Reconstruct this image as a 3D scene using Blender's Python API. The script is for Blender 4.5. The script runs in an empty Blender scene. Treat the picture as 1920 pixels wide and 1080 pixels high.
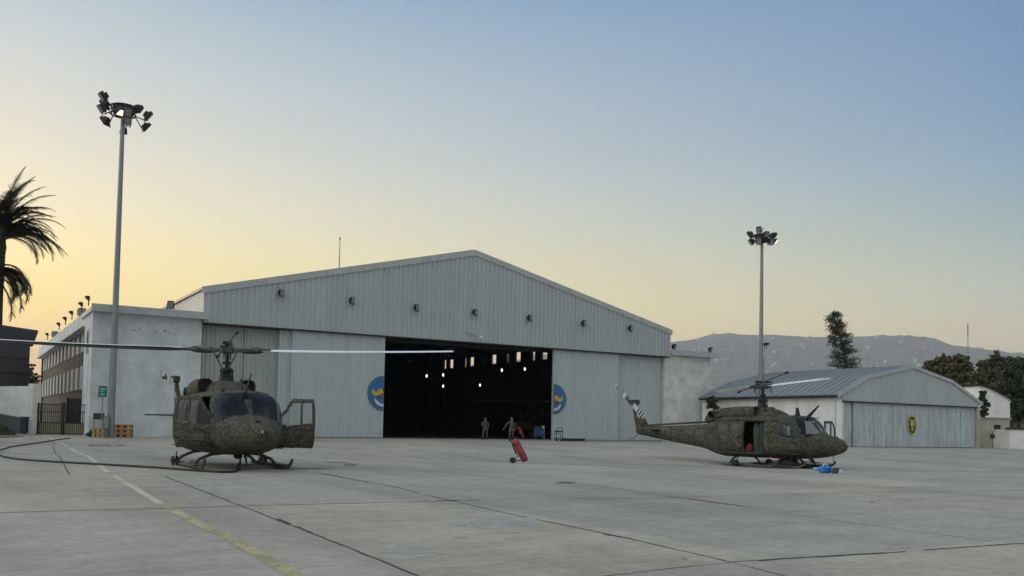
import bpy, bmesh, math, random
from mathutils import Vector, Matrix, Euler, noise
R = math.radians
scene = bpy.context.scene
# ------------------------------------------------------------------ camera
F, PX, PY, EYE = 1700.0, 960.0, 722.0, 1.5
camd = bpy.data.cameras.new('camera'); cam = bpy.data.objects.new('camera', camd)
scene.collection.objects.link(cam); scene.camera = cam
camd.sensor_width = 36.0; camd.lens = F/1920*36; camd.shift_y = (PY-540)/1920
camd.clip_end = 40000; camd.clip_start = 0.1
PITCH = math.atan(75/F); ROLL = math.atan(.02)
CR = Matrix.Rotation(math.pi/2+PITCH, 3, 'X') @ Matrix.Rotation(ROLL, 3, 'Z')
cam.matrix_world = Matrix.Translation((0, 0, EYE)) @ CR.to_4x4()
# ------------------------------------------------------------------ sky
SUN_AZ = -46.0        # degrees from +Y, negative = left of the view
SUN_EL = 1.6
world = bpy.data.worlds.new('World'); scene.world = world; world.use_nodes = True
nt = world.node_tree; nt.nodes.clear(); N = nt.nodes; Lk = nt.links
def srgb(*c):
    return tuple((x/255/12.92 if x/255 <= .04045 else ((x/255+.055)/1.055)**2.4) for x in c)+(1,)
out = N.new('ShaderNodeOutputWorld')
tc = N.new('ShaderNodeTexCoord')
sep = N.new('ShaderNodeSeparateXYZ'); Lk.new(tc.outputs['Generated'], sep.inputs[0])
def wramp(stops):
    r = N.new('ShaderNodeValToRGB'); e = r.color_ramp.elements
    r.color_ramp.interpolation = 'B_SPLINE' if False else 'LINEAR'
    while len(e) > 1: e.remove(e[-1])
    for i, (p, c) in enumerate(stops):
        el = e[0] if i == 0 else e.new(p)
        el.position = p; el.color = srgb(*c)
    Lk.new(sep.outputs['Z'], r.inputs[0]); return r
S = lambda d: max(0, math.sin(R(d)))
left = wramp([(0, (240,196,150)), (S(4), (255,222,136)), (S(7.4), (255,234,153)), (S(10), (251,235,178)), (S(12), (243,233,197)),
              (S(15.8), (227,226,210)), (S(19.8), (204,212,211)), (S(23), (180,198,207)), (S(26), (150,179,203)), (S(45), (166,182,195)), (1, (164,175,184))])
right = wramp([(0, (222,190,160)), (S(5.5), (198,190,168)), (S(7.5), (182,187,177)), (S(12), (146,168,177)),
              (S(15.2), (126,161,188)), (S(18.3), (113,149,187)), (S(22.2), (102,139,184)), (S(27), (94,132,180)), (S(45), (140,162,184)), (1, (164,175,184))])
back = wramp([(0, (180,170,160)), (S(8), (196,192,184)), (S(20), (196,197,194)), (S(45), (178,186,190)), (1, (160,170,178))])
dot = N.new('ShaderNodeVectorMath'); dot.operation = 'DOT_PRODUCT'
nrm = N.new('ShaderNodeVectorMath'); nrm.operation = 'NORMALIZE'
flat = N.new('ShaderNodeVectorMath'); flat.operation = 'MULTIPLY'; flat.inputs[1].default_value = (1, 1, 0)
Lk.new(tc.outputs['Generated'], flat.inputs[0]); Lk.new(flat.outputs[0], nrm.inputs[0])
Lk.new(nrm.outputs[0], dot.inputs[0]); dot.inputs[1].default_value = (math.sin(R(SUN_AZ)), math.cos(R(SUN_AZ)), 0)
def mrange(src, a, b):
    m = N.new('ShaderNodeMapRange'); m.interpolation_type = 'SMOOTHSTEP'
    m.inputs['From Min'].default_value = a; m.inputs['From Max'].default_value = b
    Lk.new(src, m.inputs['Value']); return m.outputs['Result']
def wmix(f, a, b):
    m = N.new('ShaderNodeMix'); m.data_type = 'RGBA'; Lk.new(f, m.inputs[0]); Lk.new(a, m.inputs[6]); Lk.new(b, m.inputs[7]); return m.outputs[2]
acs = N.new('ShaderNodeMath'); acs.operation = 'ARCCOSINE'; Lk.new(dot.outputs['Value'], acs.inputs[0])
lin = N.new('ShaderNodeMapRange'); lin.inputs['From Min'].default_value = R(77); lin.inputs['From Max'].default_value = R(17); Lk.new(acs.outputs[0], lin.inputs['Value'])
pw = N.new('ShaderNodeMath'); pw.operation = 'POWER'; pw.inputs[1].default_value = .80; Lk.new(lin.outputs['Result'], pw.inputs[0])
c1 = wmix(pw.outputs[0], right.outputs[0], left.outputs[0])
fdot = N.new('ShaderNodeVectorMath'); fdot.operation = 'DOT_PRODUCT'; Lk.new(nrm.outputs[0], fdot.inputs[0]); fdot.inputs[1].default_value = (0, 1, 0)
c2 = wmix(mrange(fdot.outputs['Value'], -0.1, 0.84), back.outputs[0], c1)
bg = N.new('ShaderNodeBackground'); Lk.new(c2, bg.inputs[0]); bg.inputs[1].default_value = 1.0
sky = N.new('ShaderNodeTexSky'); sky.sky_type = 'NISHITA'; sky.sun_disc = False
sky.sun_elevation = R(SUN_EL); sky.sun_rotation = R(SUN_AZ); sky.dust_density = 2.0
bg2 = N.new('ShaderNodeBackground'); Lk.new(sky.outputs[0], bg2.inputs[0]); bg2.inputs[1].default_value = 0.05
ldot = N.new('ShaderNodeVectorMath'); ldot.operation = 'DOT_PRODUCT'; Lk.new(nrm.outputs[0], ldot.inputs[0]); ldot.inputs[1].default_value = (math.sin(R(-105)), math.cos(R(-105)), 0)
lm = N.new('ShaderNodeMath'); lm.operation = 'MULTIPLY_ADD'; lm.inputs[1].default_value = 1.5; lm.inputs[2].default_value = 1.0; Lk.new(mrange(ldot.outputs['Value'], .25, 1.0), lm.inputs[0]); el_ = N.new('ShaderNodeMapRange'); el_.inputs['From Min'].default_value = 0; el_.inputs['From Max'].default_value = .28; el_.inputs['To Min'].default_value = 1.37; el_.inputs['To Max'].default_value = 1.0
Lk.new(sep.outputs['Z'], el_.inputs['Value']); lm2 = N.new('ShaderNodeMath'); lm2.operation = 'MULTIPLY'; Lk.new(lm.outputs[0], lm2.inputs[0]); Lk.new(el_.outputs[0], lm2.inputs[1]); Lk.new(lm2.outputs[0], bg.inputs[1])
add = N.new('ShaderNodeAddShader'); Lk.new(bg.outputs[0], add.inputs[0]); Lk.new(bg2.outputs[0], add.inputs[1])
Lk.new(add.outputs[0], out.inputs[0])
# ------------------------------------------------------------------ sun (all but set, behind the hangars on the left)
sd = bpy.data.lights.new('sun', 'SUN'); sd.energy = 0.5; sd.angle = R(1.0); sd.color = (1, .62, .34)
so = bpy.data.objects.new('sun', sd); scene.collection.objects.link(so)
sdir = Vector((math.sin(R(SUN_AZ))*math.cos(R(SUN_EL)), math.cos(R(SUN_AZ))*math.cos(R(SUN_EL)), math.sin(R(SUN_EL))))
so.rotation_euler = sdir.to_track_quat('Z', 'Y').to_euler()
vs = scene.view_settings
scene.display_settings.display_device = 'sRGB'
vs.view_transform = 'Standard'; vs.look = 'None'; vs.exposure = 0.0; vs.gamma = 1.0; vs.use_curve_mapping = False
# ------------------------------------------------------------------ coordinate helpers
def ray(x, y): return CR @ Vector(((x-PX)/F, -(y-PY)/F, -1))
def gz(Y):
    t = min(1, max(0, (Y-48)/20)); return .25*t*t*(3-2*t)-.2*math.exp(-((Y-42)/5.0)**2)
def gp(x, y):
    d = ray(x, y); z = 0
    for _ in range(12):
        t = (z-EYE)/d.z; p = Vector((0, 0, EYE))+d*t; z = gz(p.y)
    return p
def at(x, y, Y):
    d = ray(x, y); return Vector((0, 0, EYE))+d*(Y/d.y)
AX = R(90-58.65)
P0 = Vector((-10.10, 71.41, 0)); S0 = Vector((27.05, 74.40, 0))
U = Vector((math.cos(AX), math.sin(AX), 0)); V = Vector((-math.sin(AX), math.cos(AX), 0))
# ------------------------------------------------------------------ object helpers
def link(o, parent=None):
    scene.collection.objects.link(o)
    if parent is not None: o.parent = parent
    return o
def tag(o, label=None, cat=None, group=None, kind=None):
    if label: o['label'] = label
    if cat: o['category'] = cat
    if group: o['group'] = group
    if kind: o['kind'] = kind
    return o
def empty(name, label, cat, loc=(0,0,0), rz=0, group=None):
    o = bpy.data.objects.new(name, None); link(o); o.location = loc; o.rotation_euler = (0, 0, rz)
    o.empty_display_size = .3
    return tag(o, label, cat, group)
class MB:
    def __init__(s): s.v = []; s.f = []; s.m = []; s.smooth = []
    def add(s, vs_, fs, mi=0, sm=False, M=None):
        b = len(s.v)
        for p in vs_:
            p = Vector(p); s.v.append(M @ p if M is not None else p)
        for f in fs: s.f.append(tuple(b+i for i in f)); s.m.append(mi); s.smooth.append(sm)
        return s
    def box(s, x0, x1, y0, y1, z0, z1, mi=0, M=None):
        vs_ = [(x, y, z) for z in (z0, z1) for y in (y0, y1) for x in (x0, x1)]
        return s.add(vs_, [(0,2,3,1),(4,5,7,6),(0,1,5,4),(2,6,7,3),(0,4,6,2),(1,3,7,5)], mi, False, M)
    def bbox(s, c, d, mi=0, M=None, ch=.15):
        # chamfered box centred c, size d
        r = min(d)*ch; vs_ = []; x, y, z = (k/2 for k in d)
        bm = bmesh.new(); bmesh.ops.create_cube(bm, size=1)
        for v_ in bm.verts: v_.co = Vector((v_.co.x*d[0], v_.co.y*d[1], v_.co.z*d[2]))
        bmesh.ops.bevel(bm, geom=bm.edges[:], offset=r, segments=2, affect='EDGES', profile=.5)
        bm.verts.index_update()
        vs_ = [v_.co+Vector(c) for v_ in bm.verts]; fs = [tuple(w.index for w in f.verts) for f in bm.faces]; bm.free()
        return s.add(vs_, fs, mi, False, M)
    def tube(s, pts, r, n=8, mi=0, sm=True, caps=True, M=None):
        pts = [Vector(p) for p in pts]; k = len(pts)
        rs = r if isinstance(r, (list, tuple)) else [r]*k
        vs_ = []; fs = []; up = None
        for i, p in enumerate(pts):
            d = (pts[min(k-1, i+1)]-pts[max(0, i-1)]).normalized()
            a = Vector((0, 0, 1)) if abs(d.z) < .9 else Vector((1, 0, 0))
            if up is None: up = (a-d*a.dot(d)).normalized()
            else:
                up = up-d*up.dot(d)
                up = up.normalized() if up.length > 1e-5 else (a-d*a.dot(d)).normalized()
            w = d.cross(up)
            for j in range(n):
                t = 2*math.pi*j/n; vs_.append(p+(up*math.cos(t)+w*math.sin(t))*rs[i])
        for i in range(k-1):
            for j in range(n):
                a, b = i*n+j, i*n+(j+1) % n; fs.append((a, b, b+n, a+n))
        s.add(vs_, fs, mi, sm, M)
        if caps:
            s.add(vs_[:n], [tuple(range(n))[::-1]], mi, False, M); s.add(vs_[-n:], [tuple(range(n))], mi, False, M)
        return s
    def prism(s, poly, y0, y1, mi=0, M=None):
        # polygon in x,z extruded along y
        n = len(poly); vs_ = [(x, y0, z) for x, z in poly]+[(x, y1, z) for x, z in poly]
        fs = [tuple(range(n)), tuple(range(2*n-1, n-1, -1))]+[(i, n+i, n+(i+1) % n, (i+1) % n) for i in range(n)]
        return s.add(vs_, fs, mi, False, M)
    def build(s, name, mats, parent=None, solid=None, fix=True):
        me = bpy.data.meshes.new(name); me.from_pydata([tuple(v_) for v_ in s.v], [], s.f)
        if not isinstance(mats, (list, tuple)): mats = [mats]
        for m in mats: me.materials.append(m)
        for p, mi, sm in zip(me.polygons, s.m, s.smooth): p.material_index = mi; p.use_smooth = sm
        if fix:
            bm = bmesh.new(); bm.from_mesh(me); bmesh.ops.recalc_face_normals(bm, faces=bm.faces[:]); bm.to_mesh(me); bm.free()
        me.update()
        o = bpy.data.objects.new(name, me); link(o, parent)
        if solid:
            md = o.modifiers.new('solid', 'SOLIDIFY'); md.thickness = solid; md.offset = -1
        return o
# ------------------------------------------------------------------ materials
def mat(name, col, rough=.6, metal=0, var=0, scale=3, col2=None, stretch=(1,1,1), bump=0, bscale=20, alpha=1, emit=None, es=0, spec=.5, detail=6):
    m = bpy.data.materials.new(name); m.use_nodes = True; t = m.node_tree; b = t.nodes['Principled BSDF']
    b.inputs['Base Color'].default_value = (*col, 1); b.inputs['Roughness'].default_value = rough; b.inputs['Metallic'].default_value = metal
    b.inputs['Specular IOR Level'].default_value = spec
    if alpha < 1: b.inputs['Alpha'].default_value = alpha
    if emit: b.inputs['Emission Color'].default_value = (*emit, 1); b.inputs['Emission Strength'].default_value = es
    if var or col2 or bump:
        tcn = t.nodes.new('ShaderNodeTexCoord'); mp = t.nodes.new('ShaderNodeMapping'); mp.inputs['Scale'].default_value = stretch
        t.links.new(tcn.outputs['Object'], mp.inputs[0])
    if var or col2:
        nz = t.nodes.new('ShaderNodeTexNoise'); nz.inputs['Scale'].default_value = scale; nz.inputs['Detail'].default_value = detail
        nz.inputs['Roughness'].default_value = .62
        t.links.new(mp.outputs[0], nz.inputs[0])
        r = t.nodes.new('ShaderNodeValToRGB'); e = r.color_ramp.elements
        c2 = col2 if col2 else tuple(c*(1-var) for c in col)
        c1 = col if col2 else tuple(c*(1+var*.5) for c in col)
        e[0].position = .33; e[0].color = (*c2, 1); e[1].position = .67; e[1].color = (*c1, 1)
        t.links.new(nz.outputs[0], r.inputs[0]); t.links.new(r.outputs[0], b.inputs['Base Color'])
    if bump:
        n2 = t.nodes.new('ShaderNodeTexNoise'); n2.inputs['Scale'].default_value = bscale; n2.inputs['Detail'].default_value = 4
        t.links.new(mp.outputs[0], n2.inputs[0])
        bp = t.nodes.new('ShaderNodeBump'); bp.inputs['Strength'].default_value = bump; bp.inputs['Distance'].default_value = .02
        t.links.new(n2.outputs[0], bp.inputs['Height']); t.links.new(bp.outputs[0], b.inputs['Normal'])
    return m
M = {}
M['cladding'] = mat('cladding', (.445,.505,.525), .45, var=.07, scale=.8, stretch=(1.2,1.2,.12))
M['door_clad'] = mat('door_cladding', (.49,.56,.59), .45, var=.07, scale=1.0, stretch=(1.5,1.5,.1))
M['door_old'] = mat('door_cladding_old', (.39,.445,.43), .5, var=.12, scale=1.0, stretch=(1.5,1.5,.1))
M['door_small'] = mat('door_cladding_small', (.48,.55,.58), .5, var=.26, scale=2.2, stretch=(1.5,1.5,.3))
M['trim'] = mat('trim', (.44,.48,.50), .5, var=.15, scale=1.5)
M['roof_metal'] = mat('roof_metal', (.25,.27,.29), .4, metal=.3, var=.15, scale=.6)
M['roof_small'] = mat('roof_small', (.225,.245,.262), .45, metal=.1, var=.14, scale=.5, stretch=(.3,2,1))
M['stucco'] = mat('stucco', (.62,.69,.73), .85, var=.2, scale=.8, bump=.25, bscale=6)
M['stucco_warm'] = mat('stucco_warm', (.72,.74,.73), .85, var=.28, scale=.9, bump=.3, bscale=5)
M['stucco_white'] = mat('stucco_white', (.82,.82,.80), .85, var=.16, scale=.8, bump=.2, bscale=5)
M['panelw'] = mat('white_panel', (.45,.46,.46), .7, var=.1, scale=2)
M['spandrel'] = mat('spandrel', (.075,.074,.074), .8, var=.3, scale=2)
M['dark'] = mat('dark_paint', (.018,.019,.02), .55, var=.3, scale=4)
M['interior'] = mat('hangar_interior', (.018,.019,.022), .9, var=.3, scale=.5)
M['black'] = mat('black_rubber', (.012,.012,.013), .6)
M['steel'] = mat('galvanised_steel', (.26,.29,.30), .45, metal=.4, var=.2, scale=2, stretch=(3,3,.3))
M['window_dark'] = mat('window_dark', (.03,.035,.04), .12)
M['beige'] = mat('beige_plaster', (.46,.43,.34), .85, var=.2, scale=1.2)
M['yellowblock'] = mat('yellow_block', (.36,.35,.20), .85, var=.25, scale=3)
M['wood'] = mat('pallet_wood', (.50,.33,.12), .75, var=.3, scale=4, stretch=(1,1,4))
M['green_sign'] = mat('green_sign', (.005,.16,.11), .5)
M['signmark'] = mat('sign_marking', (.30,.50,.42), .5)
M['red'] = mat('red_paint', (.30,.035,.045), .4, var=.25, scale=6)
M['redfabric'] = mat('red_fabric', (.13,.010,.012), .8)
M['blue'] = mat('blue_plastic', (.01,.20,.62), .4)
M['bluedark'] = mat('blue_paint', (.012,.03,.085), .5)
M['bluepanel'] = mat('blue_panel', (.015,.10,.30), .5)
M['stripe'] = mat('tail_blade_white', (.52,.53,.54), .6)
M['white'] = mat('white_paint', (.75,.76,.78), .5)
M['grass'] = mat('grass', (.045,.06,.02), .9, col2=(.02,.035,.012), scale=9)
M['kerb'] = mat('kerb_stone', (.30,.30,.29), .85, var=.2, scale=4)
M['stone_grey'] = mat('stone_cladding', (.10,.105,.11), .7, var=.2, scale=3)
M['lens_lit'] = mat('lamp_lens_lit', (.9,.85,.7), .3, emit=(1,.93,.6), es=1.3)
M['lens_hot'] = mat('lamp_lens_hot', (.9,.85,.7), .3, emit=(1,.80,.45), es=2.5)
M['lens'] = mat('lamp_lens', (.25,.26,.27), .15)
M['lamp_white'] = mat('hall_lamp_glow', (.9,.9,.9), .3, emit=(1,.98,.94), es=3.5)
M['redlight'] = mat('red_light', (.8,.1,.08), .3, emit=(1,.25,.2), es=.5)
M['pinklight'] = mat('pale_light', (.9,.6,.5), .3, emit=(1,.55,.45), es=1.6)
M['bark'] = mat('bark', (.07,.055,.04), .9, var=.4, scale=6, stretch=(2,2,.6))
M['leaf_dark'] = mat('leaf_dark', (.06,.08,.035), .7, col2=(.016,.026,.012), scale=1.6)
M['leaf_olive'] = mat('leaf_olive', (.15,.115,.045), .7, col2=(.03,.048,.02), scale=1.1)
M['palm_leaf'] = mat('palm_leaf', (.03,.036,.018), .6, col2=(.018,.02,.012), scale=2)
M['asphaltline'] = mat('joint_sealant', (.028,.028,.028), .9, var=.5, scale=6)
M['skin'] = mat('skin', (.30,.18,.12), .6)
M['hair'] = mat('hair', (.015,.012,.01), .7)
M['uniform'] = mat('uniform', (.115,.11,.09), .85, col2=(.045,.046,.038), scale=9)
M['boots'] = mat('boots', (.02,.018,.015), .6)
M['seat'] = mat('seat_fabric', (.03,.035,.03), .9)
M['quilt'] = mat('quilted_lining', (.045,.06,.052), .85, var=.3, scale=5)
M['grip'] = mat('rotor_steel', (.10,.11,.11), .45, metal=.4, var=.3, scale=9)
M['blade_top'] = mat('blade_grey', (.80,.83,.86), .35, var=.1, scale=2)
M['blade_low'] = mat('blade_black', (.015,.016,.017), .5)
M['glass'] = mat('cockpit_glass', (.004,.008,.016), .06, alpha=.74, spec=.45)
M['clear'] = mat('door_glass', (.10,.13,.15), .06, alpha=.28, spec=.8)
def ramp_mat(name, cols, scale, stretch, rough=.75):
    m = bpy.data.materials.new(name); m.use_nodes = True; t = m.node_tree; b = t.nodes['Principled BSDF']; b.inputs['Roughness'].default_value = rough
    b.inputs['Specular IOR Level'].default_value = .3
    tcn = t.nodes.new('ShaderNodeTexCoord'); mp = t.nodes.new('ShaderNodeMapping'); mp.inputs['Scale'].default_value = stretch
    t.links.new(tcn.outputs['Object'], mp.inputs[0])
    n0 = t.nodes.new('ShaderNodeTexNoise'); n0.inputs['Scale'].default_value = scale; n0.inputs['Detail'].default_value = 5; n0.inputs['Roughness'].default_value = .7
    n0.inputs['Distortion'].default_value = .6
    t.links.new(mp.outputs[0], n0.inputs[0])
    r = t.nodes.new('ShaderNodeValToRGB'); r.color_ramp.interpolation = 'CONSTANT'; e = r.color_ramp.elements
    while len(e) > 1: e.remove(e[-1])
    for i, (p, c) in enumerate(cols):
        el = e[0] if i == 0 else e.new(p); el.position = p; el.color = (*c, 1)
    t.links.new(n0.outputs[0], r.inputs[0])
    n1 = t.nodes.new('ShaderNodeTexNoise'); n1.inputs['Scale'].default_value = 2.2; n1.inputs['Detail'].default_value = 5; t.links.new(tcn.outputs['Object'], n1.inputs[0])
    mr = t.nodes.new('ShaderNodeMapRange'); mr.inputs['From Min'].default_value = .3; mr.inputs['From Max'].default_value = .7
    mr.inputs['To Min'].default_value = .72; mr.inputs['To Max'].default_value = 1.25; t.links.new(n1.outputs[0], mr.inputs[0])
    mx = t.nodes.new('ShaderNodeMix'); mx.data_type = 'RGBA'; mx.blend_type = 'MULTIPLY'; mx.inputs[0].default_value = 1
    t.links.new(r.outputs[0], mx.inputs[6]); t.links.new(mr.outputs[0], mx.inputs[7]); t.links.new(mx.outputs[2], b.inputs['Base Color'])
    return m
M['camo'] = ramp_mat('camouflage_paint', [(0, (.016,.017,.014)), (.41, (.058,.060,.040)), (.475, (.155,.14,.10)), (.51, (.028,.032,.023)), (.58, (.088,.086,.062))], 4.2, (.75,1,1.25))
# concrete apron
def concrete():
    m = bpy.data.materials.new('apron_concrete'); m.use_nodes = True; t = m.node_tree; b = t.nodes['Principled BSDF']; b.inputs['Roughness'].default_value = .95
    b.inputs['Specular IOR Level'].default_value = .12
    n = t.nodes; l = t.links
    tcn = n.new('ShaderNodeTexCoord'); mp = n.new('ShaderNodeMapping'); mp.vector_type = 'TEXTURE'; mp.inputs['Rotation'].default_value = (0, 0, AX)
    l.new(tcn.outputs['Object'], mp.inputs[0])
    def noise_(sc, det=6, st=None, ro=.6):
        x = n.new('ShaderNodeTexNoise'); x.inputs['Scale'].default_value = sc; x.inputs['Detail'].default_value = det; x.inputs['Roughness'].default_value = ro
        if st:
            q = n.new('ShaderNodeMapping'); q.inputs['Scale'].default_value = st; l.new(mp.outputs[0], q.inputs[0]); l.new(q.outputs[0], x.inputs[0])
        else: l.new(mp.outputs[0], x.inputs[0])
        return x.outputs[0]
    def ramp(src, a, ca, b_, cb):
        r = n.new('ShaderNodeValToRGB'); e = r.color_ramp.elements; e[0].position = a; e[0].color = (*ca, 1); e[1].position = b_; e[1].color = (*cb, 1); l.new(src, r.inputs[0]); return r.outputs[0]
    def mul(a, b_, f=1):
        x = n.new('ShaderNodeMix'); x.data_type = 'RGBA'; x.blend_type = 'MULTIPLY'; x.inputs[0].default_value = f; l.new(a, x.inputs[6]); l.new(b_, x.inputs[7]); return x.outputs[2]
    base = ramp(noise_(.10, 5), .35, (.43,.408,.365), .65, (.515,.475,.41))
    # slab by slab tone
    sp = n.new('ShaderNodeVectorMath'); sp.operation = 'ADD'; sp.inputs[1].default_value = (.2, 1.2, 0); l.new(mp.outputs[0], sp.inputs[0])
    dv = n.new('ShaderNodeVectorMath'); dv.operation = 'DIVIDE'; dv.inputs[1].default_value = (4.25, 8.6, 100); l.new(sp.outputs[0], dv.inputs[0])
    fl = n.new('ShaderNodeVectorMath'); fl.operation = 'FLOOR'; l.new(dv.outputs[0], fl.inputs[0])
    wn = n.new('ShaderNodeTexWhiteNoise'); wn.noise_dimensions = '3D'; l.new(fl.outputs[0], wn.inputs[0])
    slab = ramp(wn.outputs[0], 0, (.86,.885,.91), 1, (1.02,1.0,.97))
    c = mul(base, slab)
    c = mul(c, ramp(noise_(1.3, 8, (.35,1,1), .7), .30, (.86,.86,.865), .62, (1.04,1.04,1.04)))
    c = mul(c, ramp(noise_(.35, 6, (1,.25,1), .65), .36, (.80,.80,.80), .56, (1,1,1)))
    c = mul(c, ramp(noise_(9, 6, (.5,1,1), .75), .30, (.74,.74,.74), .70, (1.16,1.16,1.16)))
    c = mul(c, ramp(noise_(.9, 7, (.35,1.3,1), .7), .34, (.90,.895,.89), .52, (1,1,1)))
    c = mul(c, ramp(noise_(2.2, 3, (1,1,1), .5), .24, (.62,.62,.62), .31, (1,1,1)))
    c = mul(c, ramp(noise_(60, 3), .25, (.86,.86,.86), .75, (1.12,1.12,1.12)))
    l.new(c, b.inputs['Base Color'])
    bp = n.new('ShaderNodeBump'); bp.inputs['Strength'].default_value = .35; bp.inputs['Distance'].default_value = .01
    l.new(noise_(30, 6, None, .7), bp.inputs['Height']); l.new(bp.outputs[0], b.inputs['Normal'])
    return m
M['concrete'] = concrete()
def wornpaint(name, col, under, sc, thr):
    m = bpy.data.materials.new(name); m.use_nodes = True; t = m.node_tree; b = t.nodes['Principled BSDF']; b.inputs['Roughness'].default_value = .75
    tcn = t.nodes.new('ShaderNodeTexCoord')
    nz = t.nodes.new('ShaderNodeTexNoise'); nz.inputs['Scale'].default_value = sc; nz.inputs['Detail'].default_value = 9; nz.inputs['Roughness'].default_value = .75
    t.links.new(tcn.outputs['Object'], nz.inputs[0])
    n3 = t.nodes.new('ShaderNodeTexNoise'); n3.inputs['Scale'].default_value = sc*.12; n3.inputs['Detail'].default_value = 3; t.links.new(tcn.outputs['Object'], n3.inputs[0])
    ad = t.nodes.new('ShaderNodeMath'); ad.operation = 'ADD'; t.links.new(nz.outputs[0], ad.inputs[0]); t.links.new(n3.outputs[0], ad.inputs[1])
    r = t.nodes.new('ShaderNodeValToRGB'); e = r.color_ramp.elements; e[0].position = thr-.08; e[0].color = (0,0,0,1); e[1].position = thr+.10; e[1].color = (1,1,1,1)
    hf = t.nodes.new('ShaderNodeMath'); hf.operation = 'MULTIPLY'; hf.inputs[1].default_value = .5; t.links.new(ad.outputs[0], hf.inputs[0]); t.links.new(hf.outputs[0], r.inputs[0])
    b.inputs['Base Color'].default_value = (*col, 1)
    tr = t.nodes.new('ShaderNodeBsdfTransparent'); mx = t.nodes.new('ShaderNodeMixShader')
    t.links.new(r.outputs[0], mx.inputs[0]); t.links.new(tr.outputs[0], mx.inputs[1]); t.links.new(b.outputs[0], mx.inputs[2])
    t.links.new(mx.outputs[0], t.nodes['Material Output'].inputs[0])
    return m
M['yellowline'] = wornpaint('worn_yellow_line', (.47,.41,.23), None, 7, .435)
M['paleline'] = wornpaint('worn_pale_line', (.52,.49,.37), None, 6, .37)
M['asphaltline'] = wornpaint('joint_sealant_worn', (.03,.03,.03), None, 3, .40)
M['patch'] = wornpaint('pale_patch', (.42,.45,.46), None, 3, .49)
# ------------------------------------------------------------------ ground
mb = MB()
xs = [-9000,-3000,-800,-200,-80,-40,-20,-10,0,10,20,40,80,200,800,3000,9000]
ys = [-3000,-200,-20,0,10,20,24]+[26+i for i in range(34)]+[60,62,64,66,68]+[72,80,100,150,400,1200,3000,9000]
gv = [(x, y, gz(y)) for y in ys for x in xs]
gf = [(j*len(xs)+i, j*len(xs)+i+1, (j+1)*len(xs)+i+1, (j+1)*len(xs)+i) for j in range(len(ys)-1) for i in range(len(xs)-1)]
mb.add(gv, gf, 0, True); tag(mb.build('ground', M['concrete']), kind='structure')
rnd = random.Random(7)
def ribbon(mb, pts, w, dz=.004, step=.35, jag=.3, fade=False, gaps=0):
    P = [gp(*p) for p in pts]; prev = None; b = len(mb.v)
    for a, c in zip(P[:-1], P[1:]):
        L = (c-a).length; n = max(1, int(L/step)); d = (c-a).normalized(); nr = Vector((-d.y, d.x, 0))
        for i in range(n+1 if c is P[-1] else n):
            p = a+(c-a)*i/n; ww = w*(1+rnd.uniform(-jag, jag)); of = nr*rnd.uniform(-1, 1)*w*jag
            l_ = p+nr*ww/2+of; r_ = p-nr*ww/2+of
            l_.z = gz(l_.y)+dz; r_.z = gz(r_.y)+dz
            if prev is not None and rnd.random() > gaps: mb.add([prev[0], prev[1], r_, l_], [(0,1,2,3)])
            prev = (l_, r_)
joints = MB()
for pts, w in [([(-60,963),(450,949),(900,938)], .035), ([(900,938),(1250,933),(1640,924),(1960,918)], .022), ([(300,890),(450,948),(615,1012),(800,1086)], .030),
               ([(610,889),(735,912),(840,938),(985,970),(1180,1010),(1370,1054)], .028), ([(1370,1054),(1470,1080),(1530,1096)], .012),
               ([(1370,1054),(1500,1046),(1660,1037),(1800,1027),(1940,1017)], .030), ([(1120,1082),(1250,1067),(1370,1055)], .014),
               ([(1080,905),(1230,927),(1390,950)], .024), ([(1390,950),(1560,975),(1860,1015)], .014), ([(100,838),(130,890)], .03), ([(130,892),(350,891),(640,889)], .02),
               ([(640,889),(900,893),(1300,900),(1950,905)], .012), ([(1600,925),(1780,948),(1960,968)], .018)]:
    ribbon(joints, pts, w*1.25, gaps=.03)
# repaired wider runs of sealant
for pts, w in [([(820,939),(902,938)], .07), ([(1290,935),(1392,949)], .055), ([(1370,1055),(1470,1048),(1660,1037)], .06), ([(1870,1021),(1930,1018)], .07), ([(520,973),(585,999)], .045), ([(1130,1002),(1180,1010)],.05), ([(600,888),(690,905)],.04)]:
    ribbon(joints, pts, w, .006, gaps=.12)
tag(joints.build('pavement_joints', M['asphaltline']), kind='structure')
yl = MB(); ribbon(yl, [(74,812),(150,850),(200,884),(300,944)], .16, .005, .5, .06)
tag(yl.build('painted_line', M['paleline']), kind='structure')
yl = MB(); ribbon(yl, [(300,944),(380,986),(430,1009),(572,1088)], .18, .005, .3, .05)
tag(yl.build('painted_line', M['yellowline']), kind='structure')
pt = MB()
def patch(mb, x, y, rx, ry, dz=.003):
    c = gp(x, y); n = 28; vs_ = []
    for i in range(n):
        a = 2*math.pi*i/n; q = gp(x+rx*math.cos(a)*(1+rnd.uniform(-.2,.1)), y+ry*math.sin(a)*(1+rnd.uniform(-.25,.2))); q.z = gz(q.y)+dz; vs_.append(q)
    mb.add(vs_, [tuple(range(n))])
patch(pt, 930, 984, 85, 7); patch(pt, 760, 1036, 60, 3)
tag(pt.build('pale_concrete_patch', M['patch']), kind='structure')
st = MB(); M['blotch'] = wornpaint('oil_stain', (.05,.05,.05), None, 4, .53)
for x, y, rx, ry in [(1140,884,7,1.5),(1284,1048,5,2.5),(1635,942,6,1.5),(200,835,40,4),(560,872,110,8),(1470,872,95,7),(1060,905,22,2),(430,866,85,9),(1480,868,60,6)]:  # patchy dark blotches on the concrete, the widest around the helicopters
    patch(st, x, y, rx, ry, .0025)
tag(st.build('dark_blotches', M['blotch']), kind='structure')
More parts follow.
